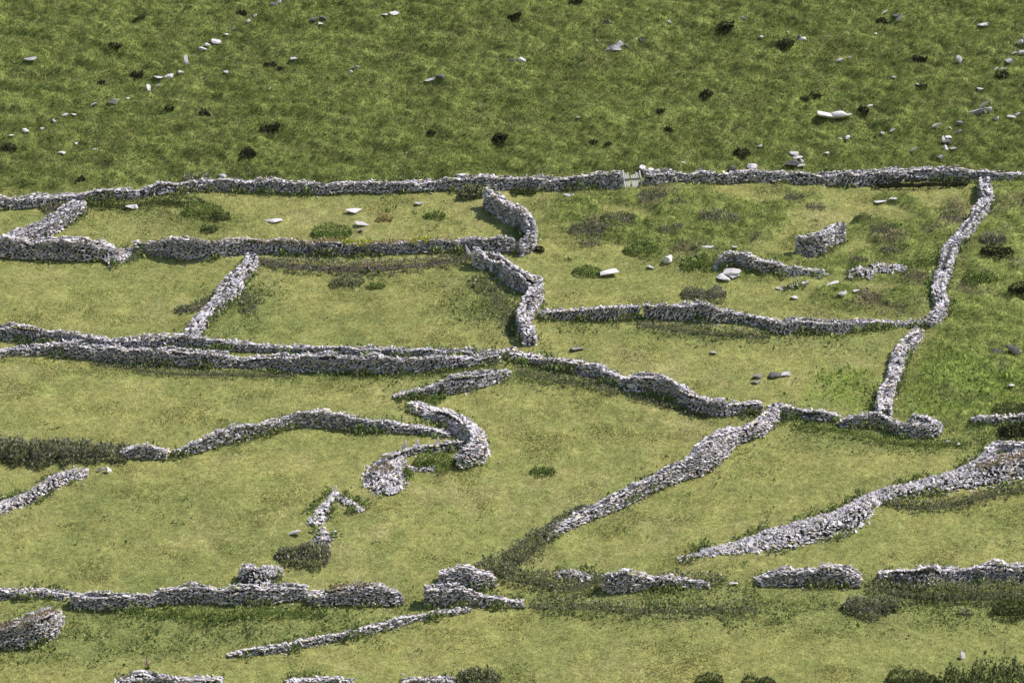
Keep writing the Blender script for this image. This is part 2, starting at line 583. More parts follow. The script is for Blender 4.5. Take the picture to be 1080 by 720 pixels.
def wall(name, label, pts, w=.85, style='built', lean=.15, batter=.35, size=1.0, bright=1.0, group=None, cat='wall', win=.9, ragged=.13, uprights=()):
    size *= .64 if style == 'built' else .60
    if style != 'built':
        pts = [(p[0], p[1] + p[2] * .05, p[2] * .58) + tuple(p[3:]) for p in pts]
    rows = trace(pts, w)
    s, Q = smooth_path(rows, .1, win)
    lowj = Noise(int(abs(pts[0][0] * 3 + pts[0][1] * 5)) + 9)
    if ragged > .06: Q[:, 2] *= 1 + .16 * lowj(s * .45, 0 * s) + .10 * lowj(s * 1.3, 0 * s + 5)
    t, nrm = frame(Q)
    L = s[-1]
    S = Stones()
    zg = H(Q[:, 0], Q[:, 1])
    slope = np.arctan2(np.gradient(zg), np.gradient(s))
    jag = Noise(int(abs(pts[0][0] * 13 + pts[0][1] * 7)) + 3)

    def at_s(v):
        i = min(len(Q) - 1, max(0, int(round(v / L * (len(Q) - 1)))))
        return i
    origin = (Q[len(Q) // 2, 0], Q[len(Q) // 2, 1], float(zg[len(Q) // 2]))
    if style == 'built':
        core_mesh(S, Q, nrm, [(-.85 - batter * .55, -1), (-.62 - batter * .45, .1), (-.46, .82), (.46, .82), (.62 + batter * .45, .1), (.85 + batter * .55, -1)], (.06, .056, .056))
        hmax = Q[:, 2].max()
        for side in (-1, 1):
            v = -.12
            while v < hmax:
                ch = random.uniform(.09, .20) * size * (1.35 if v < .3 else 1.0)
                u = random.uniform(0, .3)
                while u < L:
                    ln = random.uniform(.26, .72) * size * (1.5 if random.random() < .10 else 1.0)
                    i = at_s(u + ln / 2)
                    hh = Q[i, 2] * (1 + ragged * 2.2 * float(jag(u * .55, side * 3.0 + v * .2)))
                    if v + ch * .5 < hh + random.uniform(-.05, .06):
                        fr = max(0.0, v / max(.15, Q[i, 2]))
                        hw = Q[i, 3] * .5 * (1 + batter * (1 - min(1, fr)))
                        dp = random.uniform(.24, .38)
                        off = side * (hw - dp * .5 + random.gauss(0, .065))
                        px, py = Q[i, :2] + nrm[i] * off
                        zz = float(H(*Q[i, :2])) * .7 + float(H(px, py)) * .3
                        yaw = math.atan2(t[i, 1], t[i, 0])
                        if random.random() < .30:
                            roll = random.choice((-1, 1)) * random.uniform(.4, 1.3)
                        else:
                            roll = random.gauss(0, .14)
                        e = (random.gauss(0, .16), -slope[i] - lean * random.uniform(.6, 1.2) + roll, yaw + random.gauss(0, .16))
                        S.add((px, py, zz + v + ch * .5), e, (ln * .98, dp, ch * 1.0), stone_tone(bright))
                    u += ln * .93
                v += ch * .90
        # stones laid along the top
        u = 0.0
        while u < L:
            i = at_s(u)
            wtop = Q[i, 3]
            m = max(2, int(round(wtop / .27)))
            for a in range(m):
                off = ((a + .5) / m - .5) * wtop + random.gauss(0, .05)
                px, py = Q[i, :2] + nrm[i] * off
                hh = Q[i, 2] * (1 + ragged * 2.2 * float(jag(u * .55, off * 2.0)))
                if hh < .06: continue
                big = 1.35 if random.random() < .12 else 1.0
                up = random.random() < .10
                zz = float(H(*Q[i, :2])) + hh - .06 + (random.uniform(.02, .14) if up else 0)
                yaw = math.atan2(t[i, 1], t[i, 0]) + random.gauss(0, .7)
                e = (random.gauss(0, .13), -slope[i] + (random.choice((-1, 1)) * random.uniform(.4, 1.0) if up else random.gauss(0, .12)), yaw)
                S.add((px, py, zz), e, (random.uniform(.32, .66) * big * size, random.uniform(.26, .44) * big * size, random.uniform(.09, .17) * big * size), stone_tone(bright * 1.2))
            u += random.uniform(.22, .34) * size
        # end faces
        for i, sg in ((0, -1), (len(Q) - 1, 1)):
            hh = Q[i, 2]; v = 0
            while v < hh - .05:
                m = max(2, int(Q[i, 3] / .3))
                for a in range(m):
                    off = ((a + .5) / m - .5) * Q[i, 3] * 1.1
                    px, py = Q[i, :2] + nrm[i] * off - t[i] * sg * random.uniform(.02, .14)
                    S.add((px, py, float(H(*Q[i, :2])) + v + .08), (random.gauss(0, .2), random.gauss(0, .2), random.gauss(0, .3) + math.atan2(nrm[i, 1], nrm[i, 0])),
                          (random.uniform(.24, .42), .32, random.uniform(.13, .20)), stone_tone(bright))
                v += .15
        # a few tumbled stones at the foot
        for _ in range(int(L * 1.1)):
            i = random.randrange(len(Q)); side = random.choice((-1, 1))
            off = side * (Q[i, 3] * .5 * (1 + batter) + abs(random.gauss(0, .28)))
            px, py = Q[i, :2] + nrm[i] * off
            k = random.uniform(.5, 1.1) * size
            S.add((px, py, float(H(px, py)) + .04), (random.gauss(0, .35), random.gauss(0, .35), random.uniform(0, 6.3)),
                  (.36 * k, .28 * k, .16 * k), stone_tone(bright * 1.1))
    else:
        core_mesh(S, Q, nrm, [(-1.1, -1), (-.85, .0), (-.5, .42), (0, .62), (.5, .42), (.85, .0), (1.1, -1)], (.06, .055, .05), True)
        area = (s[1] - s[0]) * np.sum(np.sqrt(Q[:, 3] ** 2 + 4 * Q[:, 2] ** 2))
        for _ in range(int(area * 17 / size ** 2) + 6):
            i = random.randrange(len(Q))
            a = random.uniform(-1, 1)
            a = a * abs(a) ** .15
            hw = Q[i, 3] * .5
            off = a * hw * (1 + .12 * random.gauss(0, 1))
            px, py = Q[i, :2] + nrm[i] * off
            fall = max(0.0, 1 - abs(off / max(hw, .05)) ** 1.9)
            patch = .85 + .3 * float(jag(s[i] * .6, a * 1.5 + 9))
            z = float(H(px, py)) + Q[i, 2] * fall * patch
            k = math.exp(random.gauss(0, .28)) * size
            lay = random.random()
            sl = math.atan2(2 * Q[i, 2] * a, max(hw, .1))
            yaw = math.atan2(t[i, 1], t[i, 0])
            if lay < .72:
                e = (-sl * .7 + random.gauss(0, .35), random.gauss(-slope[i], .35), yaw + random.gauss(0, .8))
            else:
                e = (random.uniform(-1.5, 1.5), random.uniform(-1.5, 1.5), random.uniform(0, 6.3))
            S.add((px, py, z + .03), e, (.44 * k, .28 * k, .12 * k), stone_tone(bright * 1.1))
        for _ in range(int(L * 2.2)):
            i = random.randrange(len(Q)); side = random.choice((-1, 1))
            off = side * (Q[i, 3] * .5 + abs(random.gauss(0, .4)))
            px, py = Q[i, :2] + nrm[i] * off
            k = random.uniform(.4, 1.0) * size
            S.add((px, py, float(H(px, py)) + .03), (random.gauss(0, .4), random.gauss(0, .4), random.uniform(0, 6.3)), (.36 * k, .28 * k, .15 * k), stone_tone(bright))
    o = S.build(name, None, origin)
    tag(o, label, cat, group)
    for (ux, uy, hp, wp, tilt) in uprights:        # big slabs set on edge in the wall
        P, sc = at(ux, uy)
        U = Stones()
        hm = hp * sc; wm = wp * sc
        hw_ = wm * .6; lx = math.tan(tilt) * hm
        pv = np.array([(-hw_, -.16, -.15), (hw_ * .9, -.12, -.15), (hw_, .14, -.15), (-hw_ * .8, .18, -.15), (-hw_ * .7 + lx * .6, -.02, hm * .55), (hw_ * .55 + lx * .6, .02, hm * .5),
                       (hw_ * .5 + lx * .6, .16, hm * .55), (-hw_ * .5 + lx * .6, .2, hm * .6), (lx - hw_ * .1, .14, hm * 1.1), (lx + hw_ * .18, .2, hm * 1.05)]) + np.array(P)[None, :]
        bmu = bmesh.new()
        for v_ in pv: bmu.verts.new(v_)
        bmesh.ops.convex_hull(bmu, input=bmu.verts)
        bmesh.ops.delete(bmu, geom=[v_ for v_ in bmu.verts if not v_.link_faces], context='VERTS')
        bmesh.ops.triangulate(bmu, faces=bmu.faces); bmu.verts.index_update()
        U.raw(np.array([v_.co[:] for v_ in bmu.verts]), np.array([[v_.index for v_ in f_.verts] for f_ in bmu.faces]), (.58, .555, .565)); bmu.free()
        U.build('upright_slab', o, (P[0], P[1], P[2]))
    WALLS.append((o, s, Q, t, nrm))
    return o


# ------------------------------------------------------------------ shrubs, banks of heather, turf on wall tops
PAL = {
    'heather': [((.26, .225, .185), 4), ((.36, .32, .26), 3), ((.20, .225, .10), 5), ((.29, .34, .13), 2)],
    'gorse': [((.115, .150, .055), 5), ((.175, .20, .080), 4), ((.075, .085, .045), 2), ((.22, .22, .11), 1)],
    'bramble': [((.25, .26, .135), 5), ((.34, .325, .215), 4), ((.17, .215, .075), 3), ((.30, .26, .19), 2)],
    'green': [((.23, .30, .085), 5), ((.16, .225, .065), 4), ((.30, .34, .12), 3), ((.13, .16, .06), 1)],
    'weed': [((.25, .31, .10), 5), ((.18, .24, .08), 4), ((.33, .35, .15), 3), ((.22, .20, .13), 1)],
    'fern': [((.30, .41, .09), 5), ((.22, .31, .075), 3), ((.38, .45, .12), 2)],
    'yellow': [((0.546, 0.600, 0.074), 5), ((0.357, 0.462, 0.063), 3)],
    'turf': [((0.420, 0.304, 0.147), 4), ((0.546, 0.357, 0.189), 2), ((0.273, 0.294, 0.095), 4), ((0.600, 0.525, 0.273), 1)],
    'rust': [((.36, .245, .16), 4), ((.33, .27, .15), 4), ((.42, .31, .19), 2), ((.25, .26, .10), 2)],
    'dark': [((0.042, 0.045, 0.027), 5), ((0.068, 0.072, 0.038), 4), ((0.090, 0.075, 0.053), 2)],
}


def leaf_cloud(P, nrmv, pal, size, spread=.6):
    """P (n,3) leaf centres, nrmv outward directions -> V, F, C (one bent leaf of two triangles each)"""
    n = len(P)
    d = nrmv + rng.normal(0, spread, (n, 3)); d[:, 2] += .35
    d /= np.linalg.norm(d, axis=1)[:, None]
    r = rng.normal(0, 1, (n, 3)); s = np.cross(d, r); s /= np.maximum(np.linalg.norm(s, axis=1), 1e-6)[:, None]
    L = size * np.exp(rng.normal(0, .3, n))
    w = (L * rng.uniform(.22, .42, n))[:, None]
    a = P; tip = P + d * L[:, None]; m = P + d * (L * .5)[:, None]
    V = np.stack([a, m + s * w, tip, m - s * w], 1).reshape(-1, 3)
    b = np.arange(n)[:, None] * 4
    F = np.concatenate([b + np.array([[0, 1, 2]]), b + np.array([[0, 2, 3]])])
    cs = PAL[pal]; wt = np.array([c[1] for c in cs], float); wt /= wt.sum()
    C = np.array([c[0] for c in cs])[rng.choice(len(cs), n, p=wt)]
    C = C * np.exp(rng.normal(0, .28, n))[:, None]
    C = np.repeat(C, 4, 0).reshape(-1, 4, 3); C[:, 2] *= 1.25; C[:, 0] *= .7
    return V, F, np.clip(C.reshape(-1, 3), 0, 1)


def shrub_mesh(rows, pal, leaf=.13, dens=150, base_z=None, lump=.35, core=True):
    s, Q = smooth_path(rows, .1, .6)
    t, nrm = frame(Q)
    nz = Noise(int(abs(Q[0, 0] * 91 + Q[0, 1] * 57)) + 11)
    n = int(dens * np.sum(np.sqrt(Q[:, 3] ** 2 + 3 * Q[:, 2] ** 2)) * (s[1] - s[0])) + 20
    i = rng.integers(0, len(Q), n)
    a = np.sin(rng.uniform(-1.57, 1.57, n))
    # rounded ends
    endd = np.minimum(s[i], s[-1] - s[i]); endr = np.maximum(.15, np.minimum(Q[i, 3] * .5, s[-1] * .5))
    endf = np.sqrt(np.clip(1 - (1 - np.clip(endd / endr, 0, 1)) ** 2, .02, 1))
    hw = Q[i, 3] * .5 * endf * (1 + .45 * nz(s[i] * 1.3 + 31, np.sign(a) * 4.0) + .22 * nz(s[i] * 3.7, np.sign(a) * 9.0 + 2)) * np.exp(rng.normal(0, .16, n))
    h = Q[i, 2] * (.35 + .65 * endf)
    x = Q[i, 0] + nrm[i, 0] * a * hw; y = Q[i, 1] + nrm[i, 1] * a * hw
    lum = np.clip(1 + 1.1 * lump * nz(x * 1.1, y * 1.1) + 1.2 * lump * nz(x * 2.7 + 7, y * 2.7), .42, 2)
    hz = h * np.sqrt(np.clip(1 - a * a, 0, 1)) * lum
    depth = rng.uniform(.35, 1.0, n) ** .5
    zb = H(Q[i, 0], Q[i, 1]) if base_z is None else base_z(i)
    zg = H(x, y) if base_z is None else zb
    z = zg + np.maximum(0, hz * depth)
    nv = np.stack([nrm[i, 0] * a, nrm[i, 1] * a, np.sqrt(np.clip(1 - a * a, .05, 1))], -1)
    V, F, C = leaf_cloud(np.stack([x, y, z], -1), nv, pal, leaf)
    if core:                                   # woody inside
        S = Stones()
        k = int(len(Q) / 3) + 1
        ci = np.linspace(0, len(Q) - 1, max(2, k)).astype(int)
        prof = [(-.55, -.2), (-.38, .22), (0, .36), (.38, .22), (.55, -.2)]
        VV = []
        ed = np.minimum(s[ci], s[-1] - s[ci]); er = max(.15, min(Q[:, 3].mean() * .5, s[-1] * .5))
        ef = np.sqrt(np.clip(1 - (1 - np.clip(ed / er, 0, 1)) ** 2, .03, 1))
        for j, c in enumerate(ci):
            for p, hgt in prof:
                X = Q[c, 0] + nrm[c, 0] * p * .5 * Q[c, 3] * ef[j]; Y = Q[c, 1] + nrm[c, 1] * p * .5 * Q[c, 3] * ef[j]
                g = float(H(X, Y)) if base_z is None else float(base_z(np.array([c]))[0])
                VV.append((X, Y, g + hgt * Q[c, 2] * (.3 + .6 * ef[j])))
        FF = []
        for a_ in range(len(ci) - 1):
            for b_ in range(4):
                p0 = a_ * 5 + b_
                FF += [(p0, p0 + 1, p0 + 6), (p0, p0 + 6, p0 + 5)]
        VV = np.array(VV); FF = np.array(FF)
        F = np.concatenate([F, FF + len(V)]); V = np.concatenate([V, VV])
        C = np.concatenate([C, np.broadcast_to(np.array(PAL[pal][0][0]) * .5, (len(VV), 3))])
    mid = Q[len(Q) // 2]
    return V, F, C, (mid[0], mid[1], float(H(mid[0], mid[1])))


def shrub(name, label, pts, pal, w=1.0, leaf=.13, dens=150, group=None, cat='shrub', lump=.35):
    rows = [(a_, b_, max(.14, h_ - .34 * w_), w_) for a_, b_, h_, w_ in trace(pts, w)]
    V, F, C, org = shrub_mesh(rows, pal, leaf, dens, None, lump)
    o = mesh_np(name, V, [F], M_LEAF, C, None, org)
    tag(o, label, cat, group)
    return o


def clump(name, label, x, yb, wp, hp, pal, group=None, cat='shrub', leaf=.13, depth=.8, dens=230):
    """round-ish bush: px centre, px base, px width, px height"""
    P, s = at(x, yb - hp * .22)
    wm = wp * s; hm = max(.16, hp * s * .52); depth = min(.9, max(depth * .7, .9 * hp / wp))
    rows = [(P[0] - wm / 2, P[1], hm, wm * depth), (P[0], P[1] + random.uniform(-.1, .1), hm, wm * depth), (P[0] + wm / 2, P[1], hm, wm * depth)]
    V, F, C, org = shrub_mesh(rows, pal, leaf, dens)
    o = mesh_np(name, V, [F], M_LEAF, C, None, org)
    tag(o, label, cat, group)
    return o


def turf_cap(o, u0, u1, pal='turf', h=.16, wf=.8, dens=150, leaf=.14):
    """grass and moss grown over a stretch of the wall top: a part of the wall"""
    rec = [r for r in WALLS if r[0] == o][0]
    _, s, Q, t, nrm = rec
    i0 = int(u0 * (len(Q) - 1)); i1 = int(u1 * (len(Q) - 1))
    sub = Q[i0:i1 + 1:4].copy()
    top = sub[:, 2].copy(); sub[:, 2] = h; sub[:, 3] *= wf
    d = np.concatenate([[0], np.cumsum(np.hypot(*np.diff(sub[:, :2], axis=0).T))])
    s2, Q2 = smooth_path(sub, .1, .6)
    hh = np.interp(s2, d, top)
    zz = H(Q2[:, 0], Q2[:, 1]) + hh - .04
    V, F, C, org = shrub_mesh(sub, pal, leaf, dens, lambda i: zz[np.minimum(i, len(zz) - 1)], .4, core=False)
    c = mesh_np('turf_cap', V, [F], M_LEAF, C, o, org)
    return c


# ------------------------------------------------------------------ rocks
def rock_mesh(seed, flat=False):
    r = np.random.default_rng(seed)
    bm = bmesh.new(); bmesh.ops.create_icosphere(bm, subdivisions=3, radius=1.0)
    V = np.array([v.co[:] for v in bm.verts]); F = np.array([[v.index for v in f.verts] for f in bm.faces]); bm.free()
    for _ in range(15):
        n = r.normal(0, 1, 3); n /= np.linalg.norm(n); d = r.uniform(.26, .62)
        dd = np.maximum(0, V @ n - d); V = V - dd[:, None] * n[None, :] * .97
    V *= (1 + .06 * N[seed % 12](V[:, 0] * 3 + seed, V[:, 1] * 3 + V[:, 2] * 2))[:, None]
    V -= (V.max(0) + V.min(0)) / 2
    return V / np.ptp(V, axis=0), F


ROCK_N = [0]


def place_rock(P, s, wp, hp, kind, rz, tone):
    ROCK_N[0] += 1
    V, F = rock_mesh(900 + ROCK_N[0])
    wm = max(.18, wp * s); hm = max(.10, hp * s)
    if kind == 'slab':        # flat slab lying with the slope, its pale face up
        dims = (wm, max(.45, wm * .55), max(.14, hm * .55)); ex, ey = .26, random.uniform(-.12, .12)
    elif kind == 'lean':      # slab tipped on edge
        dims = (math.hypot(wm, hm), max(.3, wm * .45), max(.14, hm * .42)); ex, ey = random.uniform(.2, .5), -math.atan2(hm * .75, wm) + random.uniform(-.1, .1)
    elif kind == 'up':
        dims = (wm, max(.22, wm * .6), hm * 1.3); ex, ey = random.uniform(-.6, -.35), random.uniform(-.15, .15); rz = abs(rz) + .25
    else:
        dims = (wm, wm * random.uniform(.6, .85), hm * .95); ex, ey = random.uniform(-.1, .4), random.uniform(-.2, .2)
    V = V * np.array(dims)[None, :]
    cx, sx, cy, sy, cz, sz = math.cos(ex), math.sin(ex), math.cos(ey), math.sin(ey), math.cos(rz), math.sin(rz)
    R = np.array([[cz, -sz, 0], [sz, cz, 0], [0, 0, 1]]) @ np.array([[cy, 0, sy], [0, 1, 0], [-sy, 0, cy]]) @ np.array([[1, 0, 0], [0, cx, -sx], [0, sx, cx]])
    V = V @ R.T
    V[:, 2] += -V[:, 2].min() - .2 * hm
    V += np.array(P)[None, :]
    if kind == 'slab': V[:, 2] += .10
    tone = min(.86, tone * 1.5) if tone > .3 else tone
    C = np.broadcast_to(np.array([tone, tone * .955, tone * .975]), V.shape).copy()
    return V, F, C


def rock(label, x, y, wp, hp, kind='boulder', tone=.52, rz=None, group='rocks scattered over the moor', name='rock'):
    P, s = at(x, y)
    V, F, C = place_rock(P, s, wp, hp, kind, random.uniform(-.35, .35) if rz is None else rz, tone)
    o = mesh_np(name, V, [F], M_STONE, C, None, P)
    tag(o, label, 'rock', group)
    return o


def outcrop(label, x, y, pieces, name='rock_outcrop', group=None):
    """one mass of bedrock: several slabs of one outcrop. pieces: dx, dy, wp, hp, kind, tone"""
    o = None
    for dx, dy, wp, hp, kind, tone in pieces:
        P, s = at(x + dx, y + dy)
        V, F, C = place_rock(P, s, wp, hp, kind, random.uniform(-.3, .3), tone)
        q_ = mesh_np(name if o is None else 'slab', V, [F], M_STONE, C, o, P)
        o = o or q_
    tag(o, label, 'rock outcrop', group)
    return o

# ------------------------------------------------------------------ the walls (crest x, crest y, height in photo pixels[, width m])
FW_ = 'drystone walls around the small fields'
top_l = wall('stone_wall', 'long drystone wall bounding the moor, from the left edge to the gate', [(-45, 207, 12), (0, 206, 12), (30, 206, 11), (60, 205, 9), (90, 203, 8), (127, 200, 7), (160, 197, 7), (187, 194, 8), (207, 190, 9), (230, 188, 10), (267, 189, 10), (333, 192, 10), (360, 192, 9), (440, 190, 9), (503, 187, 11), (530, 186, 12), (557, 185, 13), (600, 184, 14), (640, 182, 15), (656, 182, 15)], lean=.25, size=1.1, group=FW_)
top_r = wall('stone_wall', 'long drystone wall bounding the moor, from the gate to the right edge', [(681, 180, 14), (700, 179, 13), (720, 180, 11), (760, 181, 10), (833, 180, 11), (870, 181, 12), (900, 182, 12), (935, 178, 13), (960, 178, 10), (987, 177, 9), (1020, 179, 8), (1050, 181, 7), (1080, 182, 6), (1130, 183, 6)], lean=.25, size=1.1, group=FW_)
wall('stone_wall', 'wide pale wall slanting from the left edge up to the long moor wall', [(-30, 258, 12), (0, 250, 12), (15, 246, 12), (30, 240, 13), (50, 231, 14), (62, 223, 14), (75, 215, 13), (84, 209, 12)], w=1.3, group=FW_)
w_left = wall('stone_wall', 'thick dark-faced wall at the left edge, ending in a spill of stones by a gap', [(-40, 252, 16), (0, 251, 16), (25, 251, 18), (50, 250, 20), (80, 250, 21), (98, 251, 20), (112, 255, 15), (121, 259, 9)], w=1.3, lean=.1, group=FW_)
wall('rubble_heap', 'spill of loose stones at the gap beside the thick left wall', [(110, 273, 7), (121, 268, 8), (134, 265, 6), (141, 264, 4)], w=1.6, style='rubble', group=FW_)
w_mid = wall('stone_wall', 'turf-topped long wall across the middle left fields with a heather bank beneath it', [(142, 254, 11), (160, 253, 13), (180, 252, 16), (200, 252, 20), (220, 252, 20), (240, 252, 15), (260, 251, 14), (270, 252, 13), (300, 253, 12), (330, 254, 12), (365, 255, 11), (400, 255, 10), (450, 253, 11), (480, 251, 12), (500, 249, 14), (520, 249, 15), (541, 250, 14)], group=FW_)
turf_cap(w_mid, .05, .30, 'turf', .12, .6)
turf_cap(w_mid, .32, .86, 'turf', .18, .9)
turf_cap(w_mid, .56, .64, 'yellow', .30, 1.2)
turf_cap(w_mid, .73, .80, 'yellow', .25, 1.2)
wall('stone_wall', 'pale wall running downhill from the turf-topped wall to the two parallel walls', [(266, 266, 11), (263, 275, 11), (255, 283, 11), (244, 292, 13, 1.6), (237, 303, 12, 1.4), (228, 314, 11), (217, 325, 11), (208, 336, 11), (202, 345, 10), (198, 350, 8)], w=1.05, group=FW_)
wall('stone_wall', 'dark curved wall hooking down from the moor wall, a tall slab at its start', [(513, 198, 20), (522, 204, 21), (532, 209, 22), (543, 214, 22), (552, 220, 24), (559, 228, 26), (562, 236, 24), (560, 244, 20), (553, 250, 17), (548, 254, 14)], w=.75, batter=.2, win=1.2, group=FW_, uprights=[(517, 221, 9, 5, .1)])
wall('stone_wall', 'crooked wall with deep dark hollows running down the centre to the parallel walls', [(500, 262, 18), (510, 264, 18), (522, 267, 18), (534, 273, 20), (546, 281, 22), (557, 287, 21), (566, 294, 18), (567, 301, 14), (562, 310, 13), (556, 319, 13), (551, 328, 15), (553, 337, 15), (558, 345, 14), (559, 352, 12)], w=1.05, batter=.2, win=.7, ragged=.2, group=FW_, uprights=[(497, 270, 11, 4, -.5), (527, 275, 9, 4, -.3)])
wall('stone_wall', 'short wall of slanting stones left of the narrow gap in the centre right field', [(570, 327, 7), (590, 326, 9), (610, 325, 11), (630, 323, 13), (645, 322, 14), (660, 321, 13), (674, 321, 13)], w=.7, lean=.9, ragged=.05, group=FW_)
wall('stone_wall', 'wall of slanting stones right of the narrow gap, sinking to a low line on the right', [(680, 321, 13), (690, 320, 15), (710, 319, 16), (730, 319, 17), (750, 321, 17), (765, 325, 13), (775, 328, 10), (800, 331, 10), (812, 334, 13), (825, 337, 14), (837, 336, 12), (860, 337, 12), (880, 338, 12), (900, 338, 9), (920, 338, 6), (945, 338, 4), (975, 338, 3)], w=.75, lean=.8, ragged=.08, group=FW_)
wall('stone_wall', 'upper right wall running downhill from the moor wall, shadow on its left', [(1038, 188, 9), (1039, 196, 10), (1042, 204, 11), (1036, 213, 11), (1028, 223, 11), (1020, 234, 11), (1011, 244, 11), (1003, 256, 11), (998, 268, 11), (996, 279, 11), (991, 290, 11), (990, 302, 11), (993, 313, 10), (994, 322, 9), (986, 331, 8), (979, 338, 6)], w=.95, win=.8, ragged=.22, group=FW_)
wall('stone_wall', 'pale curving wall below the broken gap on the right, running down to a round enclosure', [(968, 347, 8), (960, 355, 9), (951, 365, 10), (946, 375, 10), (945, 386, 10), (941, 396, 11), (934, 407, 12), (931, 418, 13), (933, 428, 12)], w=1.05, ragged=.18, group=FW_)
wall('stone_wall', 'upper of the two parallel walls on the left', [(-40, 345, 10), (0, 345, 10), (20, 344, 13), (40, 346, 14), (60, 348, 13), (80, 351, 12), (100, 354, 12), (120, 355, 13), (140, 355, 14), (160, 354, 15), (185, 351, 15), (200, 354, 11), (225, 358, 8), (270, 361, 7), (310, 363, 8), (340, 364, 9), (400, 365, 10), (450, 366, 9), (500, 367, 8), (543, 368, 7)], w=.8, group=FW_)
w_low = wall('stone_wall', 'lower of the two parallel walls on the left, darker and taller', [(-40, 370, 4), (0, 368, 5), (30, 364, 8), (50, 361, 11), (75, 360, 14), (100, 363, 14), (130, 365, 15), (155, 365, 17), (180, 365, 18), (210, 368, 16), (235, 373, 11), (255, 376, 8), (280, 376, 9), (300, 374, 14), (320, 372, 17), (350, 371, 19), (380, 372, 19), (420, 374, 17), (450, 375, 14), (480, 376, 9), (505, 375, 7), (525, 374, 5)], w=.9, group=FW_)
wall('stone_wall', 'stepped wall from the centre to the right, tall and dark in its lower half', [(540, 370, 7), (560, 374, 7), (590, 378, 8), (615, 382, 10), (635, 385, 13), (648, 392, 12), (656, 396, 10), (664, 395, 14), (673, 394, 17), (687, 395, 19), (702, 397, 19), (714, 401, 19), (722, 407, 18), (731, 413, 17), (745, 417, 17), (762, 420, 16), (780, 423, 10), (802, 424, 9)], w=.95, batter=.2, win=.6, group=FW_)
wall('stone_wall', 'long bright wall slanting down from the stepped wall into a bramble bank', [(821, 423, 12), (815, 428, 13), (807, 434, 14), (797, 444, 13), (786, 449, 12), (772, 449, 15), (758, 454, 20, 1.2), (746, 464, 22, 1.4), (735, 475, 20, 1.2), (720, 486, 15), (702, 495, 12), (690, 501, 11), (667, 510, 12, .9), (645, 521, 13), (625, 532, 10), (605, 543, 7), (588, 553, 5), (572, 563, 3)], w=.9, batter=.8, size=.95, bright=1.12, group=FW_)
wall('stone_wall', 'tapering bright wall just below the right end of the parallel walls', [(416, 416, 3), (430, 412, 5), (445, 408, 8), (458, 403, 11), (470, 399, 14), (483, 395, 17), (496, 391, 17), (510, 390, 15), (522, 390, 11), (536, 390, 6)], w=.7, batter=.5, bright=1.1, group=FW_)
wall('stone_wall', 'bright bow-shaped wall bulging to the right in the centre field', [(434, 424, 3), (448, 427, 6), (460, 429, 9), (472, 433, 12), (483, 438, 13), (494, 445, 15), (502, 452, 17), (505, 460, 18), (500, 467, 17), (492, 473, 15), (482, 479, 10)], w=1.1, batter=.8, bright=1.1, group=FW_)
wall('stone_wall', 'jagged remnant of wall with pointed slabs left of the bow-shaped wall', [(487, 464, 9), (475, 466, 7), (463, 467, 7), (450, 470, 6), (438, 472, 5), (427, 474, 6), (416, 478, 8), (405, 481, 10)], w=.5, bright=1.1, ragged=.35, group=FW_, uprights=[(426, 476, 11, 6, .15), (441, 474, 10, 6, -.1), (461, 471, 10, 5, .1), (447, 475, 6, 8, .5)])
w_col = wall('rubble_wall', 'broad slump of bright stones below the jagged wall remnant', [(420, 480, 6, 1.4), (409, 486, 10, 2.6), (403, 493, 12, 3.4), (405, 501, 11, 3.6), (411, 510, 8, 3.0), (417, 518, 4, 1.8)], w=2.4, style='rubble', bright=1.15, group=FW_)
turf_cap(w_col, .30, .55, 'rust', .14, .5, 120)
wall('rubble_wall', 'few half-buried pale stones trailing right of the slumped stones', [(428, 492, 3), (437, 493, 3), (447, 494, 3), (457, 493, 3)], w=.5, style='rubble', bright=1.15, group=FW_)
wall('stone_wall', 'curving wall crossing the left middle field, bright at its left and dark at its crest', [(183, 474, 4), (192, 470, 8), (205, 463, 12), (225, 455, 14), (248, 448, 15), (270, 444, 14), (295, 438, 13), (315, 434, 13), (335, 433, 14), (352, 434, 14), (370, 439, 12), (390, 443, 9), (420, 445, 8), (445, 449, 6), (462, 453, 4), (474, 456, 2)], w=.8, batter=.4, group=FW_)
wall('stone_wall', 'short low stub of wall between the dark heather hedge and the curving wall', [(129, 476, 4), (138, 471, 8), (150, 469, 11), (163, 470, 10), (176, 474, 6)], w=1.0, ragged=.2, group=FW_)
wall('rubble_wall', 'slanting bank of stones at the left edge below the dark heather hedge', [(-30, 540, 12), (0, 529, 12), (15, 524, 12), (33, 517, 13), (45, 509, 14), (55, 502, 14), (68, 497, 11), (82, 496, 6), (92, 497, 3)], w=1.5, style='rubble', bright=1.1, group=FW_)
wall('rubble_wall', 'ragged heap of upright stones left of centre in the lower field', [(355, 517, 5, .6), (349, 523, 7, .8), (343, 530, 9, 1.0), (338, 538, 10, 1.2), (334, 546, 8, 1.2), (331, 552, 4, 1.0)], w=1.0, style='rubble', size=1.2, bright=1.2, group=FW_, uprights=[(353, 519, 7, 5, .2)])
wall('rubble_wall', 'thin arm of stones trailing right from the ragged heap', [(357, 523, 4), (365, 527, 5), (373, 531, 5), (382, 538, 3)], w=.7, style='rubble', bright=1.2, group=FW_)
wall('rubble_heap', 'small bright heap of stones below the ragged heap', [(341, 556, 6, .8), (340, 562, 9, 1.2), (341, 569, 7, 1.2), (349, 562, 4, .8)], w=1.2, style='rubble', bright=1.2, group=FW_)
wall('stone_pile', 'steep cone-shaped pile of stones just above the bottom wall', [(255, 593, 26, 1.0), (262, 587, 40, 1.5), (271, 585, 46, 1.7), (280, 589, 35, 1.5), (289, 594, 18, 1.2), (297, 598, 10, .8)], w=1.2, style='rubble', size=.9, group=FW_)
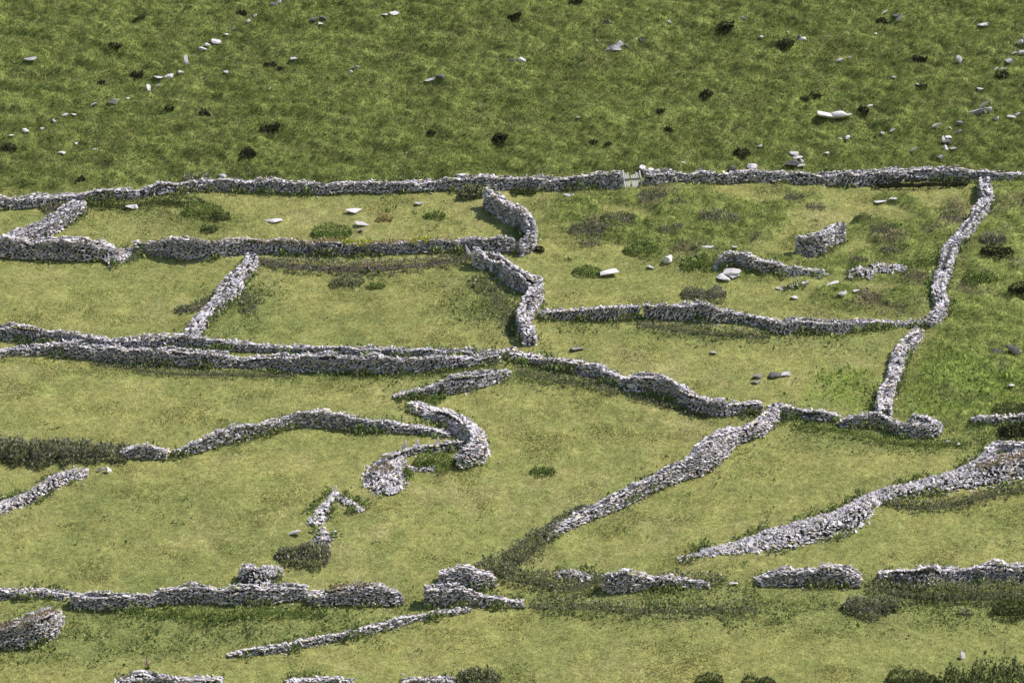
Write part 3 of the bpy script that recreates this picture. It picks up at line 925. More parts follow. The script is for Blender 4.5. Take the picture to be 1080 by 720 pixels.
wall('stone_wall', 'low overgrown start of the bottom wall at the left edge', [(-30, 620, 8), (0, 621, 8), (30, 621, 7), (48, 622, 5), (66, 624, 5), (73, 626, 4)], w=.8, ragged=.2, group=FW_)
wall('stone_wall', 'main length of the bottom wall beneath the cone-shaped pile', [(77, 627, 10), (95, 626, 13), (125, 625, 14), (150, 625, 12), (165, 623, 10), (180, 620, 12), (205, 617, 14), (225, 616, 16), (250, 616, 18), (275, 618, 16), (300, 617, 13), (323, 618, 10)], w=1.1, ragged=.15, size=.95, group=FW_)
w_b3 = wall('stone_wall', 'short right-hand piece of the bottom wall, grass growing over its top', [(326, 624, 9), (345, 622, 12), (360, 618, 15), (382, 616, 18), (405, 615, 18), (415, 618, 16), (420, 622, 10)], w=1.2, size=.95, group=FW_)
turf_cap(w_b3, .2, .85, 'turf', .16, .7)
w_c = wall('stone_wall', 'blunt wall end in the lower left corner with rust-coloured turf on top', [(-30, 656, 28), (0, 653, 28), (20, 650, 29), (38, 646, 30), (50, 643, 28), (58, 642, 14)], w=1.1, batter=.5, group=FW_)
turf_cap(w_c, .2, .95, 'rust', .12, .9)
wall('stone_wall', 'low bright wall behind the dark wedge-shaped wall at the bottom centre', [(464, 600, 15), (474, 597, 19), (487, 596, 20), (500, 598, 18), (511, 602, 13), (520, 606, 7)], w=1.2, batter=.5, bright=1.12, group=FW_)
wall('stone_wall', 'dark wedge-shaped wall tapering to the right at the bottom centre', [(448, 615, 22), (458, 614, 23), (470, 613, 24), (482, 614, 22), (494, 617, 18), (508, 624, 12), (522, 629, 8), (537, 632, 5), (551, 634, 3)], w=.8, batter=.15, win=.4, group=FW_)
wall('stone_wall', 'thin low line of wall rising to the dark wedge-shaped wall', [(241, 689, 3), (255, 685, 5), (267, 682, 7), (285, 680, 7), (300, 678, 7), (333, 671, 7), (360, 667, 7), (397, 658, 6), (427, 650, 6), (450, 646, 5), (470, 643, 4), (494, 640, 3)], w=.45, batter=.5, size=.9, bright=1.15, group=FW_)
wall('rubble_heap', 'small mound of stones between the two bottom walls in the centre', [(588, 605, 5), (597, 602, 8), (607, 601, 10), (616, 605, 8), (624, 610, 4)], w=1.1, style='rubble', group=FW_)
wall('stone_wall', 'squared dark wall end at the bottom right of centre, trailing off under weeds', [(636, 602, 20), (650, 602, 20), (665, 602, 19), (680, 605, 14), (700, 607, 12), (717, 608, 10), (735, 611, 6), (748, 614, 3)], w=.9, batter=.2, ragged=.2, win=.5, group=FW_)
wall('stone_wall', 'humped dark wall at the bottom right with open grass at both ends', [(798, 606, 9), (808, 602, 12), (820, 602, 12), (835, 601, 13), (853, 598, 16), (870, 596, 18), (885, 597, 17), (898, 599, 15), (907, 606, 9)], w=.9, batter=.4, ragged=.15, group=FW_)
wall('stone_wall', 'bottom wall at the right edge half hidden by dark bushes', [(928, 600, 8), (940, 598, 12), (953, 597, 16), (968, 598, 17), (985, 599, 14), (1003, 600, 12), (1020, 597, 13), (1040, 594, 15), (1057, 593, 15), (1080, 595, 15), (1120, 597, 14)], w=1.1, ragged=.15, group=FW_)
w_r = wall('rubble_wall', 'great wide bank of bright stones slanting up to the right edge', [(740, 581, 3, .8), (765, 578, 4, 1.2), (790, 571, 7, 2.0), (812, 564, 11, 2.8), (835, 557, 13, 3.0), (858, 549, 15, 3.2), (880, 543, 17, 3.2), (897, 535, 18, 2.8), (910, 524, 15, 2.0), (925, 517, 12, 1.5), (945, 512, 12, 1.5), (970, 507, 13, 1.7), (1000, 500, 15, 2.2), (1030, 490, 18, 3.0), (1055, 483, 19, 3.4), (1080, 478, 18, 3.4), (1125, 470, 18, 3.2)], w=2.0, style='rubble', size=1.0, bright=1.15, group=FW_)
turf_cap(w_r, .76, .95, 'rust', .14, .40, 130)
wall('stone_wall', 'short upper wall at the right edge behind the wide bank of stones', [(1034, 481, 9), (1042, 473, 11), (1048, 466, 12), (1062, 465, 12), (1080, 465, 12), (1120, 465, 12)], w=.8, group=FW_)
wall('stone_wall', 'broken blocks of wall between the long bright wall and the round enclosure', [(827, 430, 7), (835, 431, 8), (843, 431, 6), (852, 432, 8), (862, 433, 9), (873, 435, 7), (884, 438, 3)], w=.7, ragged=.35, size=1.3, group=FW_)
wall('stone_wall', 'tumbled ring of stones forming a small round enclosure at the lower right', [(884, 444, 3), (895, 438, 9), (908, 435, 12), (920, 434, 13), (930, 435, 14), (940, 440, 13), (950, 444, 13), (962, 447, 11), (974, 450, 9), (984, 450, 8), (988, 445, 8), (982, 440, 7), (972, 438, 6), (963, 437, 5)], w=.8, batter=.5, ragged=.2, win=.5, group=FW_)
wall('stone_wall', 'low line of stones at the right edge level with the round enclosure', [(1025, 440, 3), (1037, 439, 5), (1050, 438, 6), (1062, 438, 6), (1075, 437, 6), (1110, 436, 6)], w=.6, ragged=.2, group=FW_)
wall('ruined_wall', 'tall upright stub of a ruin standing alone in the upper right field', [(840, 246, 23), (850, 245, 24), (860, 244, 24), (866, 243, 24), (873, 239, 23), (880, 234, 22), (888, 232, 21)], w=.9, batter=.05, ragged=.05, win=.3, lean=.0, group=FW_)
wall('ruined_wall', 'low dark ruined wall with a broken left end below the tall ruin stub', [(759, 271, 10), (766, 267, 14), (775, 267, 15), (790, 270, 13), (810, 274, 12), (822, 276, 11), (835, 279, 10), (848, 282, 6), (860, 284, 4), (869, 285, 3)], w=.8, batter=.1, ragged=.15, win=.4, group=FW_, uprights=[(757, 279, 5, 10, .3), (753, 284, 4, 9, .5)])
wall('rubble_heap', 'low left heap of the two pale rubble heaps below the ruin stub', [(896, 286, 4), (903, 284, 6), (912, 284, 6), (921, 287, 4)], w=.9, style='rubble', bright=1.2, group=FW_)
wall('rubble_heap', 'taller right heap of the two pale rubble heaps below the ruin stub', [(921, 281, 6), (928, 278, 9), (938, 277, 10), (948, 278, 9), (956, 282, 5)], w=1.1, style='rubble', bright=1.15, size=1.1, group=FW_)
wall('rubble_wall', 'thin pale row of stones below the right end of the low ruined wall', [(820, 303, 3), (828, 302, 3), (838, 300, 3), (848, 298, 3), (852, 297, 3)], w=.45, style='rubble', bright=1.3, group=FW_)
wall('stone_wall', 'dark bottom-edge wall in the left corner with a foxglove at its peak', [(122, 718, 5), (136, 713, 9), (149, 707, 14), (158, 710, 12), (167, 711, 11), (185, 713, 9), (205, 713, 8), (233, 716, 6)], w=1.0, ragged=.2, group=FW_)
wall('stone_wall', 'second wall top showing at the bottom edge, left of centre', [(303, 718, 5), (318, 714, 8), (333, 713, 8), (352, 713, 9), (371, 717, 6)], w=.9, group=FW_)
wall('stone_wall', 'third wall top showing at the bottom edge, beside a grey bush', [(425, 717, 5), (434, 714, 8), (445, 712, 10), (460, 712, 10), (470, 713, 8), (478, 717, 5)], w=.9, group=FW_)

wall('rubble_wall', 'few sunken stones in the grass where the wide bank of stones fades out', [(716, 589, 2), (728, 586, 3), (740, 583, 3), (752, 580, 3)], w=.7, style='rubble', group=FW_)

# ------------------------------------------------------------------ gate of pale boards in the moor wall
def board(bm, c, d, yaw, tilt=0.0):
    v = []
    for sx in (-1, 1):
        for sy in (-1, 1):
            for sz in (-1, 1):
                v.append(bm.verts.new((sx * d[0] / 2, sy * d[1] / 2, sz * d[2] / 2)))
    for f in ((0, 1, 3, 2), (4, 6, 7, 5), (0, 4, 5, 1), (2, 3, 7, 6), (0, 2, 6, 4), (1, 5, 7, 3)):
        bm.faces.new([v[i] for i in f])
    ct, st = math.cos(tilt), math.sin(tilt)
    for q_ in v:
        x, y, z = q_.co
        x, z = x * ct + z * st, -x * st + z * ct
        q_.co = (c[0] + x, c[1] + y, c[2] + z)


def bm_obj(name, bm, mat, parent, loc=(0, 0, 0)):
    bmesh.ops.recalc_face_normals(bm, faces=bm.faces)
    bmesh.ops.bevel(bm, geom=list(bm.edges), offset=.006, segments=1, affect='EDGES')
    me = bpy.data.meshes.new(name); bm.to_mesh(me); bm.free(); me.materials.append(mat)
    o = bpy.data.objects.new(name, me); COL.objects.link(o); o.parent = parent; o.location = loc
    return o


Pg, sg = at(668.5, 198)
Pg = Pg + np.array([0, -.25, 0])
gate = empty('field_gate', Pg, math.radians(24)); gate.rotation_euler.x = -.40      # leans back between the wall ends
tag(gate, 'makeshift gate of pale upright boards closing the gap in the moor wall', 'gate')
Hg = 19 * sg
for dx, top, bot, wd, mt in ((-9.6, 1.06, 0, 1.3, 1), (-7.4, .86, .02, .9, 0), (-5.8, .80, .02, .9, 0), (-4.2, .93, .02, 1.0, 0), (-.6, .74, 0, 1.2, 0), (1.4, .76, .0, 1.3, 0), (3.4, .80, 0, 1.2, 0), (5.2, .92, .05, 1.0, 0), (7.0, .86, .3, .9, 0), (9.6, .97, 0, 1.2, 1)):
    bm = bmesh.new(); h_ = (top - bot) * Hg
    board(bm, (0, 0, h_ / 2), (wd * sg * 1.1, .06 if not mt else .12, h_), 0, random.uniform(-.02, .02))
    bm_obj('post' if mt else 'board', bm, M_WOOD, gate, (dx * sg, random.uniform(-.012, .012), bot * Hg))
for zf, th, mt in ((.52, .10, M_RAIL), (.12, .07, M_WOOD)):
    bm = bmesh.new(); board(bm, (0, 0, 0), (18.6 * sg, .05, th * 1.1), 0)
    bm_obj('rail', bm, mt, gate, (0, -.075 if mt is M_RAIL else .075, zf * Hg))

# ------------------------------------------------------------------ rocks
for k, (x, y, wp, hp, kd, look) in enumerate([
        (12, 144, 6, 3, 'slab', 'pale'), (27, 139, 9, 4, 'boulder', 'two-toned'), (44, 137, 5, 3, 'slab', 'small'), (57, 128, 5, 3, 'boulder', 'dull grey'), (68, 123, 8, 4, 'slab', 'flat'),
        (78, 122, 5, 3, 'slab', 'small pale'), (99, 111, 8, 6, 'lean', 'tilted'), (119, 109, 10, 7, 'boulder', 'blocky'), (135, 105, 5, 3, 'slab', 'tiny'), (157, 95, 6, 7, 'up', 'pointed'), (167, 92, 8, 6, 'lean', 'leaning'),
        (166, 83, 12, 4, 'slab', 'long flat'), (178, 83, 11, 6, 'boulder', 'large blocky'), (190, 78, 7, 5, 'boulder', 'rounded'), (196, 68, 4.5, 10, 'up', 'standing white'), (205, 59, 6, 3, 'boulder', 'dark'),
        (214, 53, 11, 5, 'boulder', 'wide pale'), (219, 49, 7, 4, 'slab', 'slim'), (228, 46, 12, 6, 'boulder', 'big square'), (239, 38, 5, 3, 'slab', 'small grey'), (246, 32, 9, 4, 'lean', 'tipped'), (262, 24, 5, 4, 'up', 'white upright'), (269, 18, 4, 2.5, 'slab', 'smallest')]):
    ords = ['first', 'second', 'third', 'fourth', 'fifth', 'sixth', 'seventh', 'eighth', 'ninth', 'tenth', 'eleventh', 'twelfth', 'thirteenth', 'fourteenth', 'fifteenth', 'sixteenth', 'seventeenth', 'eighteenth', 'nineteenth', 'twentieth', 'twenty-first', 'twenty-second', 'twenty-third']
    rock('%s stone, %s from the bottom in the broken line crossing the upper left moor' % (look, ords[k]), x, y, wp, hp, kd, .50 if look != 'dark' else .2, group='stones in the broken line across the upper left moor')
MR = 'rocks scattered over the moor'
outcrop('dark two-stepped outcrop at the top edge above the broken line of stones', 291, 6, [(-2, 0, 7, 5, 'boulder', .28), (3, -3, 6, 5, 'boulder', .36)], group=MR)
outcrop('dark outcrop with a pale foot under heather, near the top edge left of centre', 336, 26, [(-4, -3, 8, 7, 'boulder', .22), (2, 1, 7, 4, 'slab', .5), (5, -5, 9, 6, 'boulder', .16)], group=MR)
outcrop('flat white rock and lower slab lying together at the top edge left of centre', 411, 16, [(5, 0, 11, 6, 'boulder', .58), (-5, 1, 9, 3, 'slab', .48)], group=MR)
outcrop('long low grey ledge with a dark end, high on the moor left of centre', 456, 85, [(-4, 0, 13, 4, 'lean', .46), (8, -2, 9, 6, 'boulder', .14)], group=MR)
outcrop('pale-capped rock with dark left half in the middle of the upper moor', 546, 65, [(-5, 0, 9, 5, 'boulder', .16), (4, 0, 9, 6, 'boulder', .56)], group=MR)
outcrop('largest pale slanted outcrop near the top centre of the moor', 649, 53, [(-1, 0, 15, 8, 'boulder', .46), (4, -3, 11, 9, 'boulder', .48), (-8, 0, 7, 5, 'lean', .42), (12, -3, 6, 5, 'boulder', .14)], group=MR)
outcrop('speckled cluster of small stones at the upper left centre of the moor', 372, 77, [(-3, 0, 6, 4, 'boulder', .55), (1, -3, 6, 5, 'boulder', .2), (5, -6, 5, 3, 'boulder', .4)], group=MR)
rock('dark lump of rock near the top edge right of centre', 642, 24, 10, 6, 'boulder', .12)
rock('small black rock right of the largest slanted outcrop', 675, 43, 8, 5, 'boulder', .12)
rock('small white rock with dark grass above it, top edge right of centre', 706, 24, 6, 4, 'boulder', .5)
rock('small pale pebble of rock alone in the centre of the moor', 610, 125, 6, 3, 'boulder', .4)
rock('little grey rock level with the standing white stone, left of centre', 238, 77, 6, 4, 'boulder', .45)
rock('low pale pair-sized stone right of the broken line, upper left moor', 310, 63, 9, 3, 'slab', .5)
rock('flat grey ledge alone near the left edge of the upper moor', 32, 64, 14, 4, 'slab', .36)
rock('white sliver of rock above the moor wall near the left edge', 65, 163, 9, 4, 'slab', .5)
rock('small flat rock right of the white sliver near the left edge', 100, 159, 8, 2.5, 'slab', .45)
rock('tiny pale rock between the broken line and the white sliver', 80, 153, 4, 3, 'slab', .5)
rock('thin slab resting behind the crest of the moor wall near the centre', 486, 186, 13, 4, 'slab', .5)
rock('rounded boulder on the crest of the moor wall at left', 235, 188, 8, 5, 'boulder', .42)
outcrop('pale cluster of boulders just behind the right post of the gate', 682, 181, [(-4, -1, 8, 8, 'boulder', .58), (4, 1, 9, 6, 'boulder', .55), (-1, 2, 6, 5, 'boulder', .5), (9, 2, 6, 3, 'lean', .5)], group=MR)
rock('small grey rock near the top edge, right of centre', 784, 20, 7, 4, 'boulder', .42)
rock('blurred grey rock left of the pale rounded boulder, upper right moor', 803, 40, 7, 4, 'boulder', .36)
rock('tiny stone above the pale rounded boulder, upper right moor', 831, 35, 4, 2.5, 'slab', .42)
outcrop('pale rounded boulder with a grey back, upper right moor', 846, 43, [(0, 0, 11, 6, 'boulder', .58), (-2, -2, 7, 5, 'boulder', .25)], group=MR)
rock('tilted grey slab below the pale rounded boulder', 885, 65, 9, 5, 'lean', .5)
rock('small tilted slab touching the right of another tilted slab, upper right moor', 895, 62, 5, 4, 'lean', .46)
rock('thin streak of rock at the very top edge on the right', 933, 14, 7, 5, 'lean', .46)
outcrop('dark cleft outcrop with a pale blade, top right moor', 947, 23, [(0, 0, 8, 8, 'lean', .5), (-3, -4, 7, 5, 'boulder', .12), (3, -5, 7, 4, 'boulder', .13)], group=MR)
rock('tiny pale stone left below the dark cleft outcrop', 923, 37, 4, 3, 'slab', .46)
rock('flat pale slab lying alone near the top right corner', 1037, 28, 13, 4, 'slab', .5)
rock('upright black and white rock in the right of the moor', 1012, 66, 7, 8, 'up', .4)
rock('round dark rock with a bright cap near the right edge', 1064, 66, 8, 6, 'boulder', .38)
outcrop('upper pale ledge of the big outcrop at the right edge', 1077, 46, [(-1, 0, 9, 8, 'boulder', .5), (6, -1, 10, 9, 'boulder', .45)], group=MR)
outcrop('lower spreading ledge of the big outcrop at the right edge', 1074, 56, [(-5, 0, 10, 5, 'lean', .5), (4, 2, 10, 7, 'boulder', .4)], group=MR)
outcrop('scatter of thin pale slivers left below the big outcrop', 1054, 75, [(-4, -1, 6, 4, 'lean', .5), (2, 0, 6, 5, 'lean', .55), (6, -2, 5, 4, 'lean', .5)], group=MR)
rock('tiny pale rock alone left of the slanted outcrop, right moor', 968, 91, 6, 3, 'slab', .4)
rock('small grey stone above the long white rock, right moor', 943, 83, 5, 3, 'slab', .36)
rock('small pale rock on a brown patch above the slanted outcrop', 1034, 96, 8, 4, 'slab', .5)
outcrop('big slanted outcrop of parallel slabs on the right moor', 1036, 119, [(-8, 0, 14, 9, 'lean', .5), (-2, 1, 12, 9, 'lean', .3), (2, -6, 9, 9, 'lean', .52), (7, -1, 7, 7, 'boulder', .45), (3, 1, 8, 5, 'boulder', .22)], group=MR)
rock('small pinkish rock right below the slanted outcrop', 1050, 126, 7, 4, 'boulder', .48)
outcrop('flat grey slab with a raised tip near the right edge', 1070, 125, [(-3, 0, 10, 5, 'slab', .42), (3, -3, 5, 4, 'lean', .5)], group=MR)
outcrop('long low white rock with a dark knob, largest on the right moor', 878, 124, [(-6, 0, 22, 7, 'boulder', .56), (6, 0, 22, 9, 'boulder', .54), (6, -6, 6, 4, 'boulder', .16), (16, -1, 8, 4, 'slab', .5)], group=MR)
rock('thin pale slab right above the long low white rock', 917, 113, 7, 2.5, 'slab', .46)
rock('tilted wedge-shaped slab left of the black and white pile, right moor', 987, 134, 11, 6, 'lean', .52)
rock('small two-toned block between the slanted outcrop and the black and white pile', 1012, 131, 8, 6, 'boulder', .3)
rock('dark leaning slab beside the black and white pile', 1011, 140, 9, 5, 'lean', .26)
rock('little pale stone left of the dark leaning slab', 1002, 136, 5, 3, 'boulder', .46)
outcrop('black and white stacked pile of rocks above the moor wall', 998, 152, [(0, 0, 9, 7, 'boulder', .2), (2, -6, 8, 4, 'slab', .6), (-3, -2, 5, 7, 'up', .5), (4, 1, 6, 5, 'boulder', .12)], group=MR)
rock('pale upright stone just under the black and white pile', 997, 158, 5, 5, 'up', .54)
rock('flat pinkish stone right under the black and white pile', 1005, 158, 7, 3, 'slab', .42)
rock('white rounded stone lowest under the black and white pile', 992, 167, 6, 6, 'boulder', .56)
rock('tilted grey stone left of the white rounded stone, above the moor wall', 963, 160, 7, 6, 'lean', .46)
rock('small leaning stone between the long white rock and the stacked pile', 941, 139, 6, 4, 'lean', .46)
rock('tiny pink stone beside a small leaning stone, right moor', 931, 142, 5, 3, 'slab', .44)
rock('left stone of two flat stones under the long low white rock', 886, 148, 8, 4, 'slab', .5)
rock('right stone of two flat stones under the long low white rock', 894, 147, 6, 4, 'slab', .5)
outcrop('stepped rock with a black overhang just above the moor wall', 837, 173, [(1, -9, 12, 6, 'slab', .48), (2, -5, 16, 6, 'slab', .5), (-1, 0, 22, 6, 'boulder', .10), (8, -2, 8, 5, 'boulder', .44)], group=MR)
rock('pale slab at the right foot of the stepped rock', 845, 176, 9, 4, 'slab', .48)
rock('pale grey egg-shaped boulder standing above the moor wall', 794, 179, 12, 8, 'boulder', .56)
rock('brownish rock left of the egg-shaped boulder', 772, 179, 10, 5, 'boulder', .3)
rock('tiny pale stone above the egg-shaped boulder', 801, 155, 6, 3, 'slab', .42)
rock('thin pale slab right of the stepped rock', 872, 163, 7, 2.5, 'slab', .44)
rock('little white stone by the crest of the moor wall right of the gate', 721, 173, 5, 3.5, 'boulder', .46)
FR = 'loose rocks lying in the fields'
rock('white block in the grass under the moor wall, upper left field', 139, 220, 14, 5, 'slab', .58, 0.0, FR)
rock('pale pinkish flat slab on the left of the upper left field', 289, 234, 18, 7, 'slab', .56, .15, FR)
rock('white oval slab in the middle of the upper left field', 373, 224, 19, 7, 'slab', .58, .25, FR)
rock('thin grey slab with a brown tuft above it, upper left field', 382, 238, 16, 4, 'slab', .44, 0.0, FR)
rock('small dark stone directly below the thin grey slab, upper left field', 381, 244, 8, 4, 'boulder', .24, None, FR)
rock('small pinkish stone near the hooked wall, upper left field', 442, 216, 10, 4, 'slab', .42, None, FR)
rock('white rounded boulder in the centre right field', 705, 276, 12, 9, 'boulder', .60, None, FR)
rock('long white slab beside a round green bush, centre right field', 642, 290, 22, 7, 'slab', .60, .08, FR)
rock('small pink stone between the long white slab and the white boulder', 686, 283, 9, 5, 'slab', .44, None, FR)
rock('low pale stone right of the white boulder, centre right field', 746, 262, 14, 4, 'slab', .46, None, FR)
rock('faint flat stone farther right of the white boulder', 774, 262, 9, 3, 'slab', .42, None, FR)
rock('flat pale stone below the moor wall left of the gate', 600, 207, 12, 4, 'slab', .46, None, FR)
outcrop('pale broken boulder at the left end of the low ruined wall', 768, 295, [(3, -6, 21, 8, 'slab', .50), (-5, 0, 16, 6, 'boulder', .56), (6, -2, 13, 6, 'slab', .52)], 'rock_outcrop', FR)
rock('pale flat slab in the grass below the right moor wall', 928, 214, 14, 4, 'slab', .54, None, FR)
rock('small slab touching the right of a pale flat slab, upper right field', 942, 211, 10, 3, 'slab', .50, None, FR)
rock('left half of a cracked slab under the right end of the low ruined wall', 863, 293, 9, 4, 'lean', .54, None, FR)
rock('right half of a cracked slab under the right end of the low ruined wall', 870, 291, 8, 4, 'lean', .54, None, FR)
rock('white tapering slab under a cracked slab, upper right field', 877, 300, 15, 5, 'lean', .58, None, FR)
rock('pinkish stone below the white tapering slab', 888, 311, 10, 6, 'boulder', .46, None, FR)
rock('small white stone right of the pinkish stone, upper right field', 903, 308, 8, 4, 'slab', .56, None, FR)
rock('dull grey stone left in the heathery patch below the low ruined wall', 837, 315, 9, 4, 'boulder', .40, None, FR)
rock('low dark stone in the field left of the narrow gap line', 609, 369, 15, 4, 'slab', .30, None, FR)
rock('small brown stone in the middle of the right centre field', 752, 373, 9, 3, 'slab', .32, None, FR)
rock('upper of two dark stones in the right centre field', 799, 398, 13, 5, 'boulder', .20, None, FR)
rock('lower of two dark stones in the right centre field', 797, 404, 10, 5, 'boulder', .28, None, FR)
outcrop('black and white split slab in the right centre field', 822, 397, [(-4, 0, 16, 6, 'boulder', .14), (4, -1, 14, 6, 'lean', .52), (9, 0, 7, 4, 'lean', .46)], 'rock_outcrop', FR)
outcrop('dark earthy ledge of rock at the right edge below the upper right wall', 1062, 372, [(-10, 0, 16, 6, 'boulder', .10), (6, 0, 18, 7, 'boulder', .09), (12, 0, 8, 4, 'boulder', .34)], 'rock_outcrop', FR)
rock('small pale rock in bracken near the right edge', 1067, 408, 7, 3, 'slab', .46, None, FR)
rock('left of two pinkish stones below the round enclosure', 1000, 467, 7, 4, 'boulder', .50, None, FR)
rock('right of two pinkish stones below the round enclosure', 1011, 470, 6, 3, 'slab', .44, None, FR)
rock('dark-sided block above the slanting stones near the left edge', 106, 496, 10, 5, 'boulder', .28, None, FR)
rock('bright white block above the slanting stones near the left edge', 115, 498, 7, 6, 'up', .58, None, FR)
rock('long pale slab fallen left of the ragged heap in the lower field', 310, 563, 17, 7, 'lean', .56, None, FR)
rock('pale stone under the ragged heap, right of the fallen slab', 353, 562, 7, 5, 'boulder', .54, None, FR)
rock('small stone alone on the grass right of the squared wall end', 774, 616, 10, 3.5, 'slab', .50, None, FR)
rock('white stone poking from the big dark bush in the lower right corner', 1015, 694, 7, 7, 'up', .56, None, FR)

# ------------------------------------------------------------------ shrubs and banks
SH = 'shrubs and overgrown banks among the walls'
shrub('heather_hedge', 'long dark heather hedge at the left edge, above the slanting stones', [(-40, 456, 28), (0, 453, 28), (30, 455, 27), (60, 457, 24), (90, 459, 21), (108, 457, 22), (118, 463, 15), (130, 465, 12), (143, 470, 6)], 'heather', 2.0, .19, 230, SH, lump=.25)
shrub('heather_bank', 'purple-brown heather bank beneath the turf-topped wall', [(268, 270, 6), (300, 268, 12), (340, 268, 15), (380, 268, 17), (420, 267, 15), (455, 267, 11), (490, 264, 9), (505, 264, 5)], 'heather', 1.8, .15, 120, SH)
shrub('bramble_bank', 'grey bramble bank swallowing the lower end of the long bright wall', [(618, 529, 7, .6), (596, 537, 12, .9), (576, 548, 18, 1.2), (552, 561, 28, 1.9), (525, 574, 28, 2.2), (498, 588, 18, 1.6)], 'bramble', 1.5, .16, 150, SH)
shrub('bramble_bank', 'green and grey bramble below the bramble-swallowed wall end, beside the small mound', [(525, 588, 18), (555, 588, 24), (580, 594, 22), (600, 606, 16), (640, 600, 8)], 'bramble', 2.0, .16, 110, SH)
shrub('bramble_bank', 'grey-green bramble along the foot of the stepped wall in the centre', [(545, 383, 10), (570, 386, 12), (600, 391, 12), (630, 396, 10), (652, 408, 8)], 'bramble', 1.4, .15, 110, SH)
shrub('bramble_bank', 'tangled weeds below the dark half of the stepped wall', [(662, 412, 6), (690, 416, 9), (720, 424, 9), (748, 435, 5)], 'bramble', 1.0, .15, 100, SH)
shrub('bramble_bank', 'grey bramble strip below the wall right of the narrow gap', [(672, 335, 6), (700, 336, 11), (730, 337, 14), (760, 338, 15), (790, 341, 14), (812, 346, 10)], 'bramble', 1.4, .15, 110, SH)
shrub('bramble_bank', 'green weeds along the foot of the lower parallel wall, left stretch', [(95, 377, 6), (130, 380, 7), (165, 384, 9), (200, 386, 9), (240, 385, 10), (275, 386, 10), (310, 390, 6)], 'bramble', 1.0, .14, 100, SH)
shrub('bramble_bank', 'green weeds along the foot of the lower parallel wall, right stretch', [(325, 389, 4), (360, 390, 5), (400, 390, 6), (440, 388, 7), (480, 385, 6), (510, 382, 5)], 'green', 1.0, .13, 90, SH)
shrub('bramble_bank', 'coarse grey-green weeds beside the crooked centre wall', [(500, 285, 8), (520, 298, 11), (532, 312, 13), (538, 328, 12), (542, 345, 10)], 'bramble', 2.2, .15, 80, SH)
clump('bush', 'small dark bush at the foot of the dark curved wall', 565, 267, 17, 10, 'dark', SH)
clump('bush', 'grey twiggy bush against the moor wall left of the dark curved wall', 497, 211, 24, 19, 'bramble', SH, leaf=.2)
clump('bush', 'dark green bush in the corner right of the dark curved wall', 552, 206, 26, 9, 'gorse', SH)
clump('bush', 'brown bush growing over the top of the moor wall at left', 207, 201, 38, 15, 'heather', SH, leaf=.18)
clump('bush', 'brown twigs where the wide pale wall meets the moor wall', 60, 222, 34, 9, 'heather', SH)
shrub('bramble_bank', 'green tangle along the foot of the moor wall, upper left field', [(88, 209, 8), (120, 208, 9), (155, 206, 9), (185, 206, 9), (215, 208, 6)], 'gorse', 1.2, .14, 110, SH)
clump('bush', 'green mound of growth below the brown bush, upper left field', 214, 226, 42, 9, 'green', SH)
clump('bush', 'dark green tuft under the green mound, upper left field', 233, 232, 20, 8, 'gorse', SH)
clump('bush', 'dark green tuft nearest the turf-topped wall, upper left field', 221, 244, 17, 7, 'gorse', SH)
clump('bush', 'round grey-green mound in the field below the turf-topped wall', 366, 301, 36, 9, 'bramble', SH)
clump('bush', 'faint green mound right of the round grey-green mound', 397, 304, 18, 6, 'green', SH)
clump('bush', 'bright green cushion near the hooked wall, upper left field', 458, 230, 22, 7, 'green', SH)
clump('bush', 'dark green mound left of the thin grey slab, upper left field', 350, 248, 42, 7, 'green', SH)
clump('bush', 'pale brown tuft right of the thin grey slab, upper left field', 406, 234, 16, 9, 'turf', SH)
clump('bush', 'round green bush left of the long white slab', 620, 291, 30, 10, 'green', SH)
clump('bush', 'long low green hummock above the long white slab', 676, 267, 36, 9, 'green', SH)
clump('bush', 'dark hummock left of the broken boulder in the ruin', 735, 280, 34, 9, 'green', SH)
clump('bush', 'brown-centred hummock below the broken boulder', 742, 313, 46, 9, 'heather', SH)
clump('bush', 'round dark green mound right of the taller rubble heap', 965, 284, 32, 10, 'green', SH)
shrub('bush', 'dark gorse bush against the right moor wall', [(918, 190, 6), (932, 184, 13), (950, 183, 13), (975, 185, 10), (1000, 187, 8), (1020, 190, 5)], 'dark', 1.2, .14, 120, SH)
clump('bush', 'brown heather bush right of the upper right wall', 1048, 255, 26, 10, 'heather', SH)
clump('bush', 'black hollow bush under the brown heather bush, right edge', 1052, 268, 34, 9, 'dark', SH)
clump('bush', 'wide dark mound right of the upper right wall', 1034, 296, 36, 10, 'green', SH)
clump('bush', 'dark bush at the right edge above the parallel level of the low wall', 1076, 309, 24, 12, 'dark', SH)
clump('bush', 'dark bush at the right edge beside the low line of stones', 1072, 460, 38, 12, 'dark', SH)
clump('bush', 'dark overhang of growth above the low line of stones', 1066, 436, 40, 8, 'gorse', SH)
shrub('bush', 'grey-brown twiggy bush left of the pale downhill wall', [(184, 320, 7), (200, 317, 11), (214, 312, 12), (224, 307, 8)], 'heather', 1.2, .17, 100, SH)
shrub('bramble_bank', 'grey-green weeds right of the pale downhill wall', [(252, 298, 8), (262, 305, 10), (268, 312, 9), (255, 325, 6)], 'bramble', 1.8, .15, 90, SH)
clump('bush', 'brown bush below the small bright heap in the lower field', 320, 588, 56, 11, 'heather', SH, leaf=.18)
clump('bush', 'small sprig in the open grass right of the bow-shaped wall', 573, 499, 26, 6, 'green', SH)
clump('bush', 'green growth inside the bend of the bow-shaped wall', 458, 492, 44, 13, 'green', SH)
clump('bush', 'green weeds below the tapering bright wall', 452, 421, 36, 8, 'green', SH)
